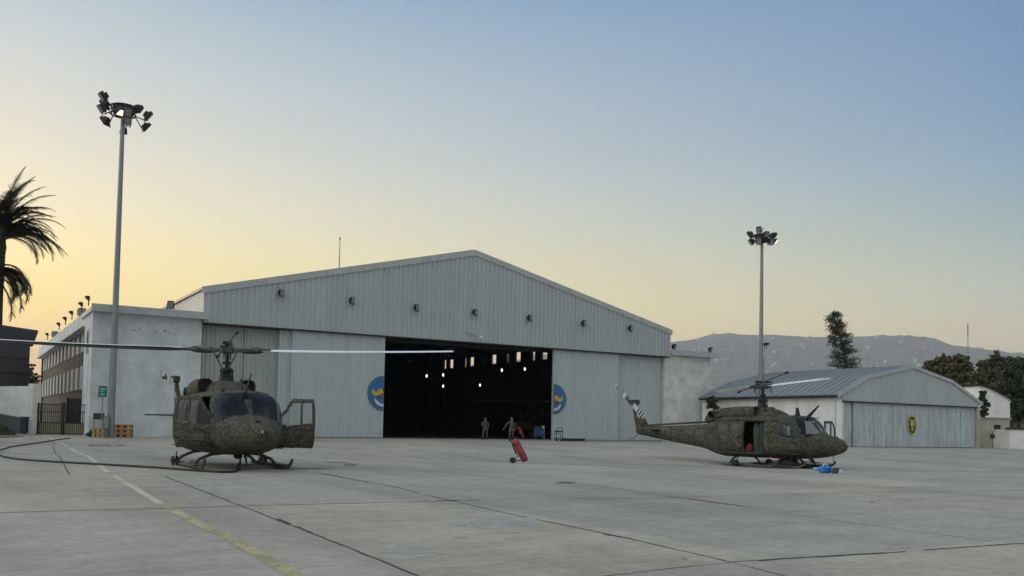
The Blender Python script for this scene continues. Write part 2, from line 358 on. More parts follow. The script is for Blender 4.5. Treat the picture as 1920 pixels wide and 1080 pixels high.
# ------------------------------------------------------------------ corrugated sheet
def corr(mb, u0, u1, zb, zt, y, pitch=.4, depth=.045, mi=0, back=None, lap=0):
    n = max(1, round((u1-u0)/pitch)); p = (u1-u0)/n; pr = []
    for i in range(n):
        a = u0+i*p; pr += [(a, 0), (a+p*.52, 0), (a+p*.62, -depth), (a+p*.90, -depth)]
    pr.append((u1, 0)); vs_ = []; fs = []
    f0 = zb if callable(zb) else (lambda q: zb); f1 = zt if callable(zt) else (lambda q: zt)
    for a, d in pr: vs_ += [(a, y+d, f0(a)), (a, y+d, f1(a))]
    for i in range(len(pr)-1): fs.append((2*i, 2*i+2, 2*i+3, 2*i+1))
    return mb.add(vs_, fs, mi)
G0 = .24
# ------------------------------------------------------------------ main hangar
UL, UR, UC, ZE, ZA, ZD = -14.0, 29.2, 7.7, 10.85, 16.0, 8.33
DEP = 58.0
def roofz(u): return ZE+(ZA-ZE)*(1-abs(u-UC)/((UR-UL)/2)) if True else 0
hg = empty('hangar', 'huge grey corrugated hangar with a wide gable and a dark open doorway', 'hangar', (P0.x, P0.y, 0), AX)
# gable wall
mb = MB(); corr(mb, UL, UR, ZD, lambda a: roofz(a)-.15, -.35, .42, .10)
mb.box(UL, UR, -.30, -.20, ZD, ZD+.02)
mb.build('gable_wall', M['cladding'], hg, fix=False)
mb = MB(); mb.box(UL, UR, -.34, 1.25, ZD-.10, ZD-.005); mb.box(UL-.02, UR+.02, 1.25, 1.35, ZD-.3, ZA*.0+ZD+.6)
mb.build('door_track', M['dark'], hg)
mb = MB()
for (a, b) in ((UL-.15, UC), (UC, UR+.15)):
    za, zb = roofz(a)-.02, roofz(b)-.02
    mb.add([(a,-.50,za-.42),(b,-.50,zb-.42),(b,-.50,zb+.06),(a,-.50,za+.06),(a,-.36,za-.42),(b,-.36,zb-.42),(b,-.36,zb+.06),(a,-.36,za+.06)],
           [(0,1,2,3),(7,6,5,4),(0,4,5,1),(3,2,6,7),(0,3,7,4),(1,5,6,2)])
mb.build('gable_trim', M['trim'], hg)
mb = MB(); n = 60
for i in range(n):     # standing-seam roof, both slopes
    for (a, b) in ((UL-.2, UC), (UC, UR+.2)):
        za, zb = roofz(a), roofz(b); y0 = -.36+(DEP+.36)*i/n; y1 = -.36+(DEP+.36)*(i+1)/n
        mb.add([(a,y0,za),(b,y0,zb),(b,y1,zb),(a,y1,za)], [(0,1,2,3)])
        mb.box(0, 1, 0, 1, 0, 1, 0, Matrix(((b-a,0,0,a),(0,.05,0,y0),(zb-za,0,.06,za),(0,0,0,1))))
mb.build('roof', M['roof_metal'], hg, solid=.12, fix=False)
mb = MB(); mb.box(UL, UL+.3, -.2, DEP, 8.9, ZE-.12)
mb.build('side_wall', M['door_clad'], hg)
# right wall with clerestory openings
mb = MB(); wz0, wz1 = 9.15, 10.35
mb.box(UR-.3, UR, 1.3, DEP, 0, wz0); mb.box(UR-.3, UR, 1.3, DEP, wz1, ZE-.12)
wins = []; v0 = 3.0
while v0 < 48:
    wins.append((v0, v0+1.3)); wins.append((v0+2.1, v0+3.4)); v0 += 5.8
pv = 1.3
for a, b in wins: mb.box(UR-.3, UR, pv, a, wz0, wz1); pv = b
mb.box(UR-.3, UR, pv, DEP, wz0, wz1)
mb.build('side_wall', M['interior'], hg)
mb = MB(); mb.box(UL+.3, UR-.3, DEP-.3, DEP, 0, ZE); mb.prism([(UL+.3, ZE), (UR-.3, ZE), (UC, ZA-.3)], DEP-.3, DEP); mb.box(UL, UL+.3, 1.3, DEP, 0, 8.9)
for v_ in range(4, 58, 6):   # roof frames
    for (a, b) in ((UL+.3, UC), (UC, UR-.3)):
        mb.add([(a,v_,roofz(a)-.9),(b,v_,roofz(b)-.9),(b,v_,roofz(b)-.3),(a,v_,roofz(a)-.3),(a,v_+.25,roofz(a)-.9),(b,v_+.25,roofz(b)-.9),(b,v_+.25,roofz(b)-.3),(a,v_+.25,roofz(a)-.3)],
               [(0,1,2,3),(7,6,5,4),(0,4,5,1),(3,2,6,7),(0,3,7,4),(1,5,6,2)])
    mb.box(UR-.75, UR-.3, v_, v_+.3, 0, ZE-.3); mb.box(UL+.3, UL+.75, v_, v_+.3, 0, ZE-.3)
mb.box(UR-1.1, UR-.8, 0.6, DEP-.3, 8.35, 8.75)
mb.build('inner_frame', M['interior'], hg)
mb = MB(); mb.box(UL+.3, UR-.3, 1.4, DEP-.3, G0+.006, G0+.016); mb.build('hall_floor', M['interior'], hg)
# door leaves
def leaf(u0, u1, y, m, old=False, emblem=0):
    mb = MB(); corr(mb, u0, u1, G0+.08, ZD-.1, y, .31, .07); mb.box(u0, u1, y+.02, y+.16, G0+.08, ZD-.1)
    mb.box(u0-.02, u0+.10, y-.05, y+.18, G0+.06, ZD-.1); mb.box(u1-.10, u1+.02, y-.05, y+.18, G0+.06, ZD-.1)
    return mb.build('door_leaf', m, hg, fix=False)
l1 = leaf(-14.0, -10.9, .75, M['door_old']); l2 = leaf(-10.8, -8.2, .75, M['door_old']); leaf(-8.3, -4.2, .40, M['door_clad'])
fl = leaf(-7.42, 0, .05, M['door_clad']); fr_ = leaf(16.1, 23.3, .05, M['door_clad']); leaf(23.2, 29.3, .45, M['door_clad'])
mb = MB(); mb.box(UL+.1, UR-.1, -.25, 1.2, G0+.004, G0+.05); mb.build('floor_rail', M['steel'], hg)
# emblem halves on the two inner leaves
EM = [mat('emblem_ring_teal', (.05,.17,.24), .5), mat('emblem_blue', (.015,.14,.42), .5), mat('emblem_yellow', (.55,.42,.05), .5),
      mat('emblem_white', (.62,.64,.72), .5), mat('emblem_red', (.42,.06,.05), .5), mat('emblem_green', (.03,.12,.04), .5), mat('emblem_violet', (.07,.11,.36), .5), mat('emblem_black', (.01,.01,.01), .5)]
def emblem(u0, zc, r, sgn, parent):
    mb = MB(); y = -.042
    def half(rad, yy, mi, z=zc):
        pl = [(u0, z-rad)]+[(u0+sgn*rad*math.cos(a), z+rad*math.sin(a)) for a in [(-90+180*i/32)*math.pi/180 for i in range(1, 32)]]+[(u0, z+rad)]
        mb.prism(pl, yy, yy+.012, mi)
    half(r, y, 0); half(r*.86, y-.014, 1)
    half(r*.42, y-.026, 6, zc-.42*r)
    P = lambda pts, mi, k: mb.prism([(u0+sgn*a*r, zc+b*r) for a, b in pts], y-.030-.012*k, y-.020-.012*k, mi)
    P([(0,.12),(.12,.28),(.30,.22),(.45,.05),(.62,.14),(.66,.30),(.74,.05),(.66,-.10),(.50,-.18),(.30,-.12),(.15,-.20),(0,-.18)], 2, 1)
    P([(.10,-.12),(.28,-.08),(.48,-.20),(.40,-.30),(.15,-.24)], 5, 2)
    P([(0,-.02),(.10,.04),(.16,-.08),(.06,-.20),(0,-.2)], 4, 3); P([(0,.25),(.08,.30),(.05,.12),(0,.1)], 7, 2)
    P([(0,.62),(.2,.60),(.34,.48),(.30,.42),(.14,.50),(0,.52)], 0, 1)
    P([(0,-.62),(.2,-.58),(.38,-.46),(.50,-.30),(.58,-.36),(.50,-.56),(.28,-.72),(0,-.78)], 3, 2)
    return mb.build('emblem', EM, parent)
emblem(-.02, 3.80, 1.38, -1, fl); emblem(16.12, 3.85, 1.34, 1, fr_)
# annexes
for (a, b, mt) in ((-21.1, UL, 'stucco'), (28.85, 34.75, 'stucco_warm')):
    mb = MB()
    if a < 0: mb.box(a, b-.01, -.0, .3, 0, 8.55)
    else: mb.box(a, b, 0, .3, 0, 8.55); mb.box(b-.3, b, .3, DEP, 0, 8.55)
    mb.build('annex_wall', M[mt], hg)
    mb = MB(); mb.box(a-(.15 if a < 0 else -.36), b+(.55 if a > 0 else 0.25)-.0, -.75 if a < 0 else -.55, 6 if a < 0 else DEP, 8.55, 8.85)
    mb.box(a-(.2 if a < 0 else -.36), b+(.62 if a > 0 else .2), -.82 if a < 0 else -.62, -.70 if a < 0 else -.50, 8.50, 9.0)
    mb.build('roof_slab', M['trim'], hg)
# faint letter remnants on the left annex
for du, dz, w, h in [(-18.7,7.42,.30,.06),(-18.2,7.5,.08,.18),(-17.3,7.44,.25,.06),(-16.6,7.5,.18,.12),(-16.2,7.36,.07,.14),(-15.9,7.30,.10,.07),(-19.2,7.40,.12,.05)]:
    MB().box(du, du+w, -.012, 0.01, dz, dz+h).build('letter_trace', M['steel'], hg)
# left side facade (faces the yard)
mb = MB(); XL = -21.1
mb.box(XL, XL+.3, .3, 4.5, 0, 8.55); mb.box(XL-.001, XL+.3, 4.5, 48, 8.0, 9.0); mb.box(XL-.0, XL+.3, .3, 4.5, 8.86, 9.0)
mb.build('annex_wall', M['stucco_warm'], hg)
mb = MB(); mb.box(XL+.55, XL+.9, 4.5, 48, 0, 3.55); mb.box(XL+.45, XL+.9, 4.5, 48, 5.3, 6.35); mb.box(XL+.55, XL+.9, 4.5, 48, 7.9, 8.4); mb.box(XL+.3, XL+.9, 47.7, 48, 0, 8)
mb.build('spandrel', M['spandrel'], hg)
mb = MB(); mb.box(XL-.22, XL+.6, 4.4, 48, 7.85, 7.99); mb.build('canopy', M['stucco_warm'], hg)
for z0, z1 in ((3.55, 5.3), (6.35, 7.9)):
    v0 = 5.0
    while v0 < 46:
        mb = MB(); mb.box(XL+.80, XL+.84, v0+1.5, v0+3.2, z0, z1)
        w = mb.build('window', M['window_dark'], hg)
        mb = MB(); mb.box(XL+.74, XL+.80, v0+1.5, v0+3.2, z0+.02, z0+.1); mb.box(XL+.74, XL+.80, v0+1.5, v0+3.2, z1-.1, z1-.02); mb.box(XL+.74, XL+.80, v0+2.3, v0+2.38, z0+.1, z1-.1)
        mb.build('frame', M['trim'], w)
        mb = MB(); mb.box(XL+.35, XL+.9, v0-.1, v0+1.5, z0+.003, z1-.003); mb.build('wall_panel', M['panelw'], hg)
        v0 += 3.3
mb = MB(); mb.box(XL-.03, XL+.02, 1.7, 2.5, 5.9, 7.4); w = mb.build('window', M['window_dark'], hg)
mb = MB(); mb.box(XL-.06, XL+.0, 1.6, 1.7, 5.8, 7.5); mb.box(XL-.06, XL, 2.5, 2.6, 5.8, 7.5); mb.build('frame', M['panelw'], w)
for v_ in (8.0, 30.0):
    mb = MB(); mb.bbox((XL+.1, v_, 9.28), (.55, .8, .55)); mb.box(XL-.20, XL-.17, v_-.3, v_+.3, 9.1, 9.46); mb.build('air_unit', M['steel'], hg)
mb = MB()
for v_ in (2.2, 6, 11, 16, 21, 27, 34):
    pass
# ------------------------------------------------------------------ floodlights
def flood_parts(root, c, size, face, lens, arm_to=None):
    """one floodlight housing; face = outward direction, c = centre, in root space"""
    d = Vector(face).normalized(); q = d.to_track_quat('-Y', 'Z').to_matrix().to_4x4()
    T = Matrix.Translation(Vector(c)) @ q; s = size
    mb = MB(); mb.bbox((0, .04*s, 0), (.62*s, .34*s, .78*s), 0, T); mb.box(-.22*s, .22*s, .2*s, .36*s, -.26*s, .2*s, 0, T)
    for k in range(5): mb.box(-.26*s+k*.12*s, -.23*s+k*.12*s, .35*s, .42*s, -.24*s, .18*s, 0, T)
    mb.box(-.36*s, -.32*s, -.02*s, .06*s, -.5*s, .06*s, 0, T); mb.box(.32*s, .36*s, -.02*s, .06*s, -.5*s, .06*s, 0, T); mb.box(-.36*s, .36*s, -.02*s, .06*s, -.54*s, -.5*s, 0, T)
    if arm_to is not None: mb.tube([T @ Vector((0, .02*s, -.5*s)), arm_to], .035*s+.01, 6)
    h = mb.build('floodlight_housing', M['dark'], root)
    mb = MB(); mb.box(-.26*s, .26*s, -.15*s, -.135*s, -.33*s, .33*s, 0, T); mb.build('lens', M[lens], h)
    return h
fl_u = [(-8.62,10.88),(-3.1,10.81),(2.34,10.73),(7.67,10.78),(13.05,10.75),(18.77,10.72),(24.07,10.67)]
nm = ['leftmost', 'second from the left', 'third from the left', 'middle', 'third from the right', 'second from the right', 'rightmost']
for (u_, z_), w_ in zip(fl_u, nm):
    p = P0+U*u_-V*.75
    r_ = empty('wall_floodlight', 'small black floodlight on the hangar gable, %s of the row of seven' % w_, 'floodlight', (p.x, p.y, z_), AX, 'floodlights across the hangar gable')
    flood_parts(r_, (0, -.05, .0), .62, (0.35, -1, -.12), 'lens', Vector((0, .36, -.1)))
for k, v_ in enumerate((1.0, 5.0, 11.5, 16.5, 22.0, 34.0)):
    p = P0+U*(-21.3)+V*v_
    r_ = empty('roof_floodlight', 'dark floodlight on the left annex parapet, %s from the front corner' % ['first','second','third','fourth','fifth','sixth and last'][k], 'floodlight', (p.x, p.y, 9.0), AX, 'floodlights along the left parapet')
    mb = MB(); mb.tube([(0,0,0),(0,0,.45)], .04, 6); mb.build('bracket', M['dark'], r_)
    flood_parts(r_, (-.10, 0, .52), .40, (-.8, -.2, -.9), 'lens', Vector((0, 0, .35)))
for (u_, lb) in ((29.9, 'dark floodlight lying on the right annex roof beside the hangar gable end'), (34.6, 'dark round floodlight at the outer tip of the right annex roof')):
    p = P0+U*u_-V*.2
    r_ = empty('roof_floodlight', lb, 'floodlight', (p.x, p.y, 9.0), AX, 'floodlights on the right annex roof')
    mb = MB(); mb.tube([(0,0,-.15),(0,0,.2)], .04, 6); mb.build('bracket', M['dark'], r_)
    flood_parts(r_, (0, 0, .35), .6, (.2, -1, -.4), 'lens', Vector((0, 0, .15)))
p = P0+U*(-16.2)
r_ = empty('roof_floodlight', 'dark floodlight on the left annex roof against the hangar side wall', 'floodlight', (p.x, p.y, 8.9), AX)
mb = MB(); mb.tube([(0,0,-.1),(0,0,.3)], .04, 6); mb.build('bracket', M['dark'], r_)
flood_parts(r_, (0, 0, .5), .7, (-.3, -1, -.4), 'lens', Vector((0, 0, .2)))
# antenna rod on the roof, bracket lamp over the doorway
p = at(636, 503, 78)
r_ = empty('roof_antenna', 'thin antenna rod standing on the left slope of the big hangar roof', 'antenna', (p.x, p.y, p.z-.6))
mb = MB(); mb.tube([(0,0,0),(0,0,2.0),(0,0,3.15)], [.05,.04,.03], 6); mb.build('rod', M['steel'], r_)
mb = MB(); mb.tube([(0,0,3.1),(0,0,3.2),(0,0,3.32)], [.03,.08,.02], 8); mb.build('tip', M['dark'], r_)
p = P0+U*7.6-V*.6
r_ = empty('bracket_lamp', 'small lamp on a thin wire bracket just above the hangar doorway', 'lamp', (p.x, p.y, 8.75), AX)
mb = MB(); mb.tube([(-.8,.2,.35),(.4,-.2,0),(.7,-.2,.1)], .02, 5); mb.tube([(-.2,.2,.05),(-.2,-.1,.05)], .02, 5); mb.build('bracket', M['dark'], r_)
mb = MB(); mb.bbox((.6,-.25,0), (.3,.2,.2)); mb.build('lamp_head', M['white'], r_)
# lamps hanging inside
for k, (x, y, Y, lb) in enumerate([(800,705,98,'bright white lamp hanging farthest left inside the dark hangar'), (831,703,104,'bright white lamp inside the hangar, upper one of the stacked pair'), (831,724,112,'bright white lamp inside the hangar, lower one of the stacked pair'),
                     (900,722,112,'bright white lamp hanging lowest in the middle of the dark hangar'), (941,694,98,'bright white lamp inside the hangar below the clerestory windows, second from the right'), (984,692,98,'bright white lamp hanging farthest right inside the dark hangar')]):
    p = at(x, y, Y); r_ = empty('hall_lamp', lb, 'lamp', p, 0, 'lamps hanging in the hangar')
    mb = MB(); mb.tube([(0,0,.14),(0,0,.2),(0,0,.3)], [.26,.12,.07], 12); mb.tube([(0,0,.3),(0,0,4)], .015, 4); mb.build('lamp_shade', M['dark'], r_)
    mb = MB(); mb.tube([(0,0,-.16),(0,0,-.08),(0,0,.08),(0,0,.13)], [.02,.07,.082,.045], 12); mb.build('bulb', M['lamp_white'], r_)
# ------------------------------------------------------------------ small hangar
sh = empty('small_hangar', 'low pale grey hangar with a bent gable and a yellow emblem on its closed doors', 'hangar', (S0.x, S0.y, 0), AX)
RO = [(-.5,4.55),(3.2,6.2),(9.25,7.42),(15.0,6.35),(19.7,4.45)]
def ro(u):
    for (a, b), (c, d) in zip(RO[:-1], RO[1:]):
        if u <= c: return b+(d-b)*(u-a)/(c-a)
    return RO[-1][1]
D2 = 16.3
mb = MB(); corr(mb, 0, 19.3, 4.05, lambda a: ro(a)-.12, .0, .30, .05); mb.build('gable_wall', M['cladding'], sh, fix=False)
mb = MB(); mb.box(.1, 18.9, -.12, -.02, 3.93, 4.05); mb.box(0, 19.2, .5, .6, G0, 4.1); mb.build('door_track', M['dark'], sh)
mb = MB()
for (a, b), (c, d) in zip(RO[:-1], RO[1:]):
    for y0, y1, zz, hh in ((-.16, -.06, .03, .26),):
        mb.add([(a,y0,b-hh),(c,y0,d-hh),(c,y0,d+zz),(a,y0,b+zz),(a,y1,b-hh),(c,y1,d-hh),(c,y1,d+zz),(a,y1,b+zz)], [(0,1,2,3),(7,6,5,4),(0,4,5,1),(3,2,6,7),(0,3,7,4),(1,5,6,2)])
mb.build('gable_trim', M['trim'], sh)
mb = MB()
for i in range(22):
    for (a, b), (c, d) in zip(RO[:-1], RO[1:]):
        y0, y1 = -.05+i*D2/22, -.05+(i+1)*D2/22
        mb.add([(a,y0,b),(c,y0,d),(c,y1,d),(a,y1,b)], [(0,1,2,3)])
        mb.box(0, 1, 0, 1, 0, 1, 0, Matrix(((c-a,0,0,a),(0,.025,0,y0),(d-b,0,.012,b),(0,0,0,1))))
mb.build('roof', M['roof_small'], sh, solid=.08, fix=False)
mb = MB(); mb.box(-.48, -.38, 0, D2, 4.28, 4.46); mb.build('gutter', M['dark'], sh)
mb = MB(); mb.box(0, .3, 0, D2, 0, 4.5); mb.box(.0, .95, -.03, 0, 0, 4.05) if False else None
mb.build('side_wall', M['stucco_white'], sh)
mb = MB(); mb.box(18.95, 19.4, -.04, D2, 0, 4.3); mb.build('side_wall', M['beige'], sh)
mb = MB(); mb.box(.3, 18.9, D2-.3, D2, 0, 4.6); mb.build('back_wall', M['stucco_white'], sh)
ed = [.2, 1.65, 4.26, 6.88, 9.38, 12.0, 14.5, 16.7, 18.9]
for a, b in zip(ed[:-1], ed[1:]):
    mb = MB(); dark = a < 1.6; y = .28 if dark else (.12 if a < 9.3 else .18)
    corr(mb, a+.04, b-.04, G0+.05, 3.95, y, .55, .02); mb.box(a+.03, b-.03, y+.02, y+.1, G0+.05, 3.95)
    mb.box(a+.03, a+.10, y-.03, y+.12, G0+.04, 3.94); mb.box(b-.10, b-.03, y-.03, y+.12, G0+.04, 3.94)
    lf = mb.build('door_leaf', M['door_small'], sh, fix=False)
# round emblem: yellow scalloped disc, black oval, pale marks
mb = MB(); cu, cz = 9.42, 2.2
n = 96; mb.prism([(cu+(.60+.05*math.cos(14*2*math.pi*i/n))*math.cos(2*math.pi*i/n), cz+(.88+.06*math.cos(14*2*math.pi*i/n))*math.sin(2*math.pi*i/n)) for i in range(n)], .05, .062, 0)
ov = lambda a, b, c=0, d=0, n=28: [(cu+c+a*math.cos(2*math.pi*i/n), cz+d+b*math.sin(2*math.pi*i/n)) for i in range(n)]
mb.prism(ov(.48,.75), .036, .05, 1)
mb.prism([(cu-.30,cz-.05),(cu-.26,cz+.42),(cu-.10,cz+.52),(cu,cz+.22),(cu+.10,cz+.52),(cu+.26,cz+.42),(cu+.30,cz-.05),(cu+.14,cz-.08),(cu,cz+.04),(cu-.14,cz-.08)], .022, .035, 0)
mb.prism(ov(.14,.20,0,-.22), .022, .035, 2); mb.prism(ov(.07,.09,0,-.17), .010, .021, 1)
mb.prism([(cu-.24,cz-.34),(cu-.10,cz-.52),(cu+.10,cz-.52),(cu+.24,cz-.34),(cu+.12,cz-.46),(cu-.12,cz-.46)], .022, .035, 0)
mb.build('emblem', [mat('emblem_yellow_green', (.50,.52,.05), .5), EM[7], EM[3]], lf if False else sh)
# ------------------------------------------------------------------ buildings at the right edge
def house(name, label, cat, x, ybase, Y, w, h, d, mt, rot=AX, z0=G0): 
    p = at(x, ybase, Y); r_ = empty(name, label, cat, (p.x, p.y, 0), rot); mb = MB(); mb.box(0, w, 0, d, 0, h+z0); mb.build('wall', M[mt], r_); return r_
# beige gatehouse with dark doorway
p = at(1833, 840, 86); r_ = empty('utility_building', 'small beige flat roofed building with dark doorways right of the small hangar', 'building', (p.x, p.y, 0), AX*.3)
mb = MB(); mb.box(0,1.7,0,.25,0,3.0); mb.box(2.5,4.0-.6,0,.25,0,3.0); mb.box(1.7,2.5,0,.25,2.45,3.0); mb.box(0,.25,.25,5,0,3.0); mb.box(4.6-1.25,4.6-1.05,.25,5,0,3.0); mb.box(.25,3.35,4.8,5,0,3)
mb.build('wall', M['beige'], r_)
mb = MB(); mb.box(-.1,3.6,-.1,5.1,3.0,3.14); mb.build('roof', M['kerb'], r_)
mb = MB(); mb.box(1.72,2.48,.12,.2,G0,2.44); d_ = mb.build('door', M['dark'], r_); mb = MB(); mb.tube([(2.4,.05,1.3),(2.4,.12,1.3)], .03, 6); mb.build('handle', M['steel'], d_)
p = at(1893, 842, 84); r_ = empty('white_wall', 'long white garden wall with a dark capping at the right edge', 'wall', (p.x, p.y, 0), AX*.3)
mb = MB(); mb.box(0,12,0,.35,0,2.0); mb.box(0,.35,.35,10,0,2.0); mb.build('panel', M['stucco_white'], r_); mb = MB(); mb.box(-.1,12,-.08,.43,2.0,2.22); mb.build('capping', M['leaf_dark'], r_)
p = at(1879, 842, 90); r_ = empty('gateway', 'dark panel standing for the shaded opening between the beige building and the white wall', 'gate', (p.x, p.y, 0), AX*.3)
mb = MB(); mb.box(-.2,1.3,0,.08,0.2,2.9); mb.build('panel', M['dark'], r_); mb = MB(); mb.box(-.25,-.1,-.05,.12,0,3.0); mb.build('post', M['steel'], r_)  # dark sheet paints in the shade of the opening
p = at(1838, 842, 104); r_ = empty('white_building', 'white building with a curved sloping parapet behind the beige one', 'building', (p.x, p.y, 0), AX*.35)
mb = MB(); mb.prism([(0,0),(3.9,0),(3.9,5.35),(3.6,5.55),(2.2,6.2),(.8,6.75),(0,6.9)], 0, 9); mb.build('wall', M['stucco_white'], r_)
mb = MB(); mb.prism([(3.98,5.25),(3.98,5.42),(3.62,5.68),(2.22,6.33),(.8,6.88),(-.08,7.03),(-.08,6.9),(.8,6.76),(2.2,6.21),(3.6,5.56)], -.1, 9.1); mb.build('coping', M['panelw'], r_)
M['pinkhouse'] = mat('pink_plaster', (.42,.30,.25), .85, var=.2, scale=2)
p = at(1898, 835, 125); r_ = empty('pink_house', 'small pinkish house half hidden by trees beyond the white wall', 'house', (p.x, p.y, 0), .2)
mb = MB(); mb.box(0,3,0,5,0,4.6); mb.build('wall', M['pinkhouse'], r_); mb = MB(); mb.prism([(-.3,4.6),(3.3,4.6),(1.5,5.9)], -.3, 5.3); mb.build('roof', M['pinkhouse'], r_)
p = at(1861, 835, 80); r_ = empty('post_box', 'small dark box on a thin post in front of the beige building', 'sign', (p.x, p.y, gz(80)))
mb = MB(); mb.tube([(0,0,0),(0,0,1.5)], .03, 6); mb.build('post', M['dark'], r_); mb = MB(); mb.bbox((0,0,1.1), (.35,.2,.4)); mb.tube([(0,0,1.4),(.25,0,1.75)], .03, 5); mb.build('box', M['dark'], r_)
p = at(1815, 700, 150); r_ = empty('radio_mast', 'tall thin radio mast rising over the trees on the right', 'antenna', (p.x, p.y, 0))
top = at(1814, 607, 150).z
mb = MB(); mb.tube([(0,0,0),(0,0,top*.6),(0,0,top)], [.12,.09,.05], 6); mb.build('mast', M['steel'], r_)
mb = MB(); mb.tube([(0,0,top-2.2),(0,0,top)], .09, 6); mb.build('antenna_head', M['grip'], r_)
# ------------------------------------------------------------------ left edge: dark building, wall, gate, grass
p = at(50, 800, 78)
r_ = empty('dark_building', 'dark grey panelled building with a flared roof edge behind the palm', 'building', (p.x, p.y, 0), R(169))
zt_ = at(58, 621, 78).z
mb = MB(); mb.box(0, 14, 0, 30, 0, zt_-.9); mb.build('wall', M['stone_grey'], r_)
mb = MB(); mb.prism([(-.02,zt_-1.3),(-.5,zt_),(-.5,zt_+.1),(14,zt_+.1),(14,zt_-1.3)], -.3, 30.3); mb.build('roof_edge', mat('roof_edge_grey', (.085,.09,.10), .6), r_)
mb = MB()
for k in range(1, 6): mb.box(-.03, .01, .02, 30, k*1.25, k*1.25+.05)
mb.build('panel_joint', M['dark'], r_)
p = at(63, 808, 63); pb = Vector((p.x, p.y, 0))
r_ = empty('white_wall', 'white boundary wall with an end pillar and grey stone base left of the gate', 'wall', pb, R(148))
mb = MB(); mb.box(.35, 14, -.12, .12, 1.2, 3.55); mb.box(-.25, .35, -.3, .3, 0, 3.7); mb.build('panel', M['stucco_white'], r_)
mb = MB(); mb.prism([(.36,0),(14,0),(14,2.5),(.36,1.25)], .13, .32); mb.box(.36, 14, -.11, .11, 0, 1.2); mb.build('stone_base', M['stone_grey'], r_)
r_ = empty('waste_bin', 'dark green bin standing at the foot of the white pillar', 'bin', (pb.x-.25, pb.y-.75, .23))
mb = MB(); mb.bbox((0,0,.55), (.42,.4,1.05)); mb.build('body', M['green_sign'] if False else mat('bin_green', (.006,.04,.045), .5), r_); mb = MB(); mb.bbox((0,0,1.12), (.46,.44,.1)); mb.build('lid', M['dark'], r_)
# gate between pillar and hangar corner
pa = at(69, 815, 63); pc = at(165, 815, 62.5)
r_ = empty('gateway', 'dark barred double gate with pale lower panels beside the hangar corner', 'gate', (pa.x, pa.y, gz(62)), math.atan2(pc.y-pa.y, pc.x-pa.x))
Wg = (pc-pa).length; 
for s_ in (0, 1):
    a, b = s_*Wg/2+.04, (s_+1)*Wg/2-.04; mb = MB()
    for z_ in (.05, .82, 1.55, 2.08): mb.box(a, b, -.03, .03, z_, z_+.06)
    k = a
    while k < b: mb.box(k, k+.025, -.015, .015, .1, 2.1); k += .14
    mb.build('gate_leaf', M['dark'], r_)
    mb = MB(); mb.box(a+.03, b-.03, .04, .07, .08, .80); mb.build('lower_panel', M['yellowblock'], r_)
for k in (0, Wg/2, Wg):
    mb = MB(); mb.box(k-.08, k+.08, -.08, .08, 0, 2.25 if k else 2.2); mb.build('post', M['dark'], r_)
r_ = empty('yard_fence', 'dark panelled enclosure in the yard behind the gate', 'fence', (pa.x+.1, pa.y+4, 0), math.atan2(pc.y-pa.y, pc.x-pa.x))
mb = MB(); mb.box(0, 1.7, 0, .1, 0, 2.8); mb.box(1.7,1.8,0,5,0,2.8); mb.build('panel', M['dark'], r_); mb = MB(); mb.box(-.06,.06,-.06,.0,0,2.9); mb.build('post', M['dark'], r_)
# grass mound
mb = MB(); n = 26; vs_ = []; fs = []
c0 = at(-88, 812, 57)
for j in range(11):
    for i in range(n):
        a = 2*math.pi*i/n; rr = j/10; vs_.append((c0.x+rr*3.6*math.cos(a), c0.y+rr*3.4*math.sin(a), .15+1.5*(1-rr*rr)+.08*noise.noise(Vector((i*.7, j*.6, 0)))*(rr < .9)))
for j in range(10):
    for i in range(n): fs.append((j*n+i, j*n+(i+1) % n, (j+1)*n+(i+1) % n, (j+1)*n+i))
mb.add(vs_, fs, 0, True)
rg = random.Random(3)
for _ in range(7000):
    a = rg.uniform(0, 6.283); rr = math.sqrt(rg.random()); x = c0.x+rr*3.6*math.cos(a); y = c0.y+rr*3.4*math.sin(a); z = .12+1.5*(1-rr*rr); h = rg.uniform(.08,.2)
    t_ = rg.uniform(0, 3.14); dx, dy = .02*math.cos(t_), .02*math.sin(t_)
    mb.add([(x-dx,y-dy,z),(x+dx,y+dy,z),(x+rg.uniform(-.05,.05),y+rg.uniform(-.05,.05),z+h)], [(0,1,2)])
tag(mb.build('grass', M['grass'], fix=False), 'short dark green grass on the mound at the left edge', 'grass', kind='stuff')
mb = MB(); 
for k in range(26):
    a = R(-100+k*7); 
    T = Matrix.Translation((c0.x+3.85*math.cos(a), c0.y+3.65*math.sin(a), gz(c0.y))) @ Matrix.Rotation(a+math.pi/2, 4, 'Z')
    mb.bbox((0,0,.06), (.46,.2,.14), 0, T)
tag(mb.build('kerb', M['kerb']), kind='structure')
# ------------------------------------------------------------------ sign, boxes, pallets
p = at(190, 812, 58.8)
r_ = empty('green_sign', 'green information sign on a thin post before the left annex wall', 'sign', (p.x, p.y, gz(59)))
mb = MB(); mb.tube([(0,0,0),(0,0,3.4)], .035, 8); mb.build('post', M['steel'], r_)
mb = MB(); mb.bbox((0,-.05,3.0), (.56,.04,.72)); pn = mb.build('sign_board', M['green_sign'], r_)
mb = MB(); mb.box(-.18,.18,-.078,-.07,3.12,3.2); mb.box(-.12,.06,-.078,-.07,2.98,3.04); mb.box(-.04,.04,-.078,-.07,2.72,2.9); mb.box(-.14,.14,-.078,-.07,2.8,2.84); mb.build('marking', M['signmark'], pn)
p = at(184, 812, 59.4)
r_ = empty('notice_board', 'low dark rectangular board on legs under the green sign', 'board', (p.x, p.y, gz(61)))
mb = MB(); mb.bbox((0,0,1.35), (.72,.06,.42)); mb.build('board', M['dark'], r_)
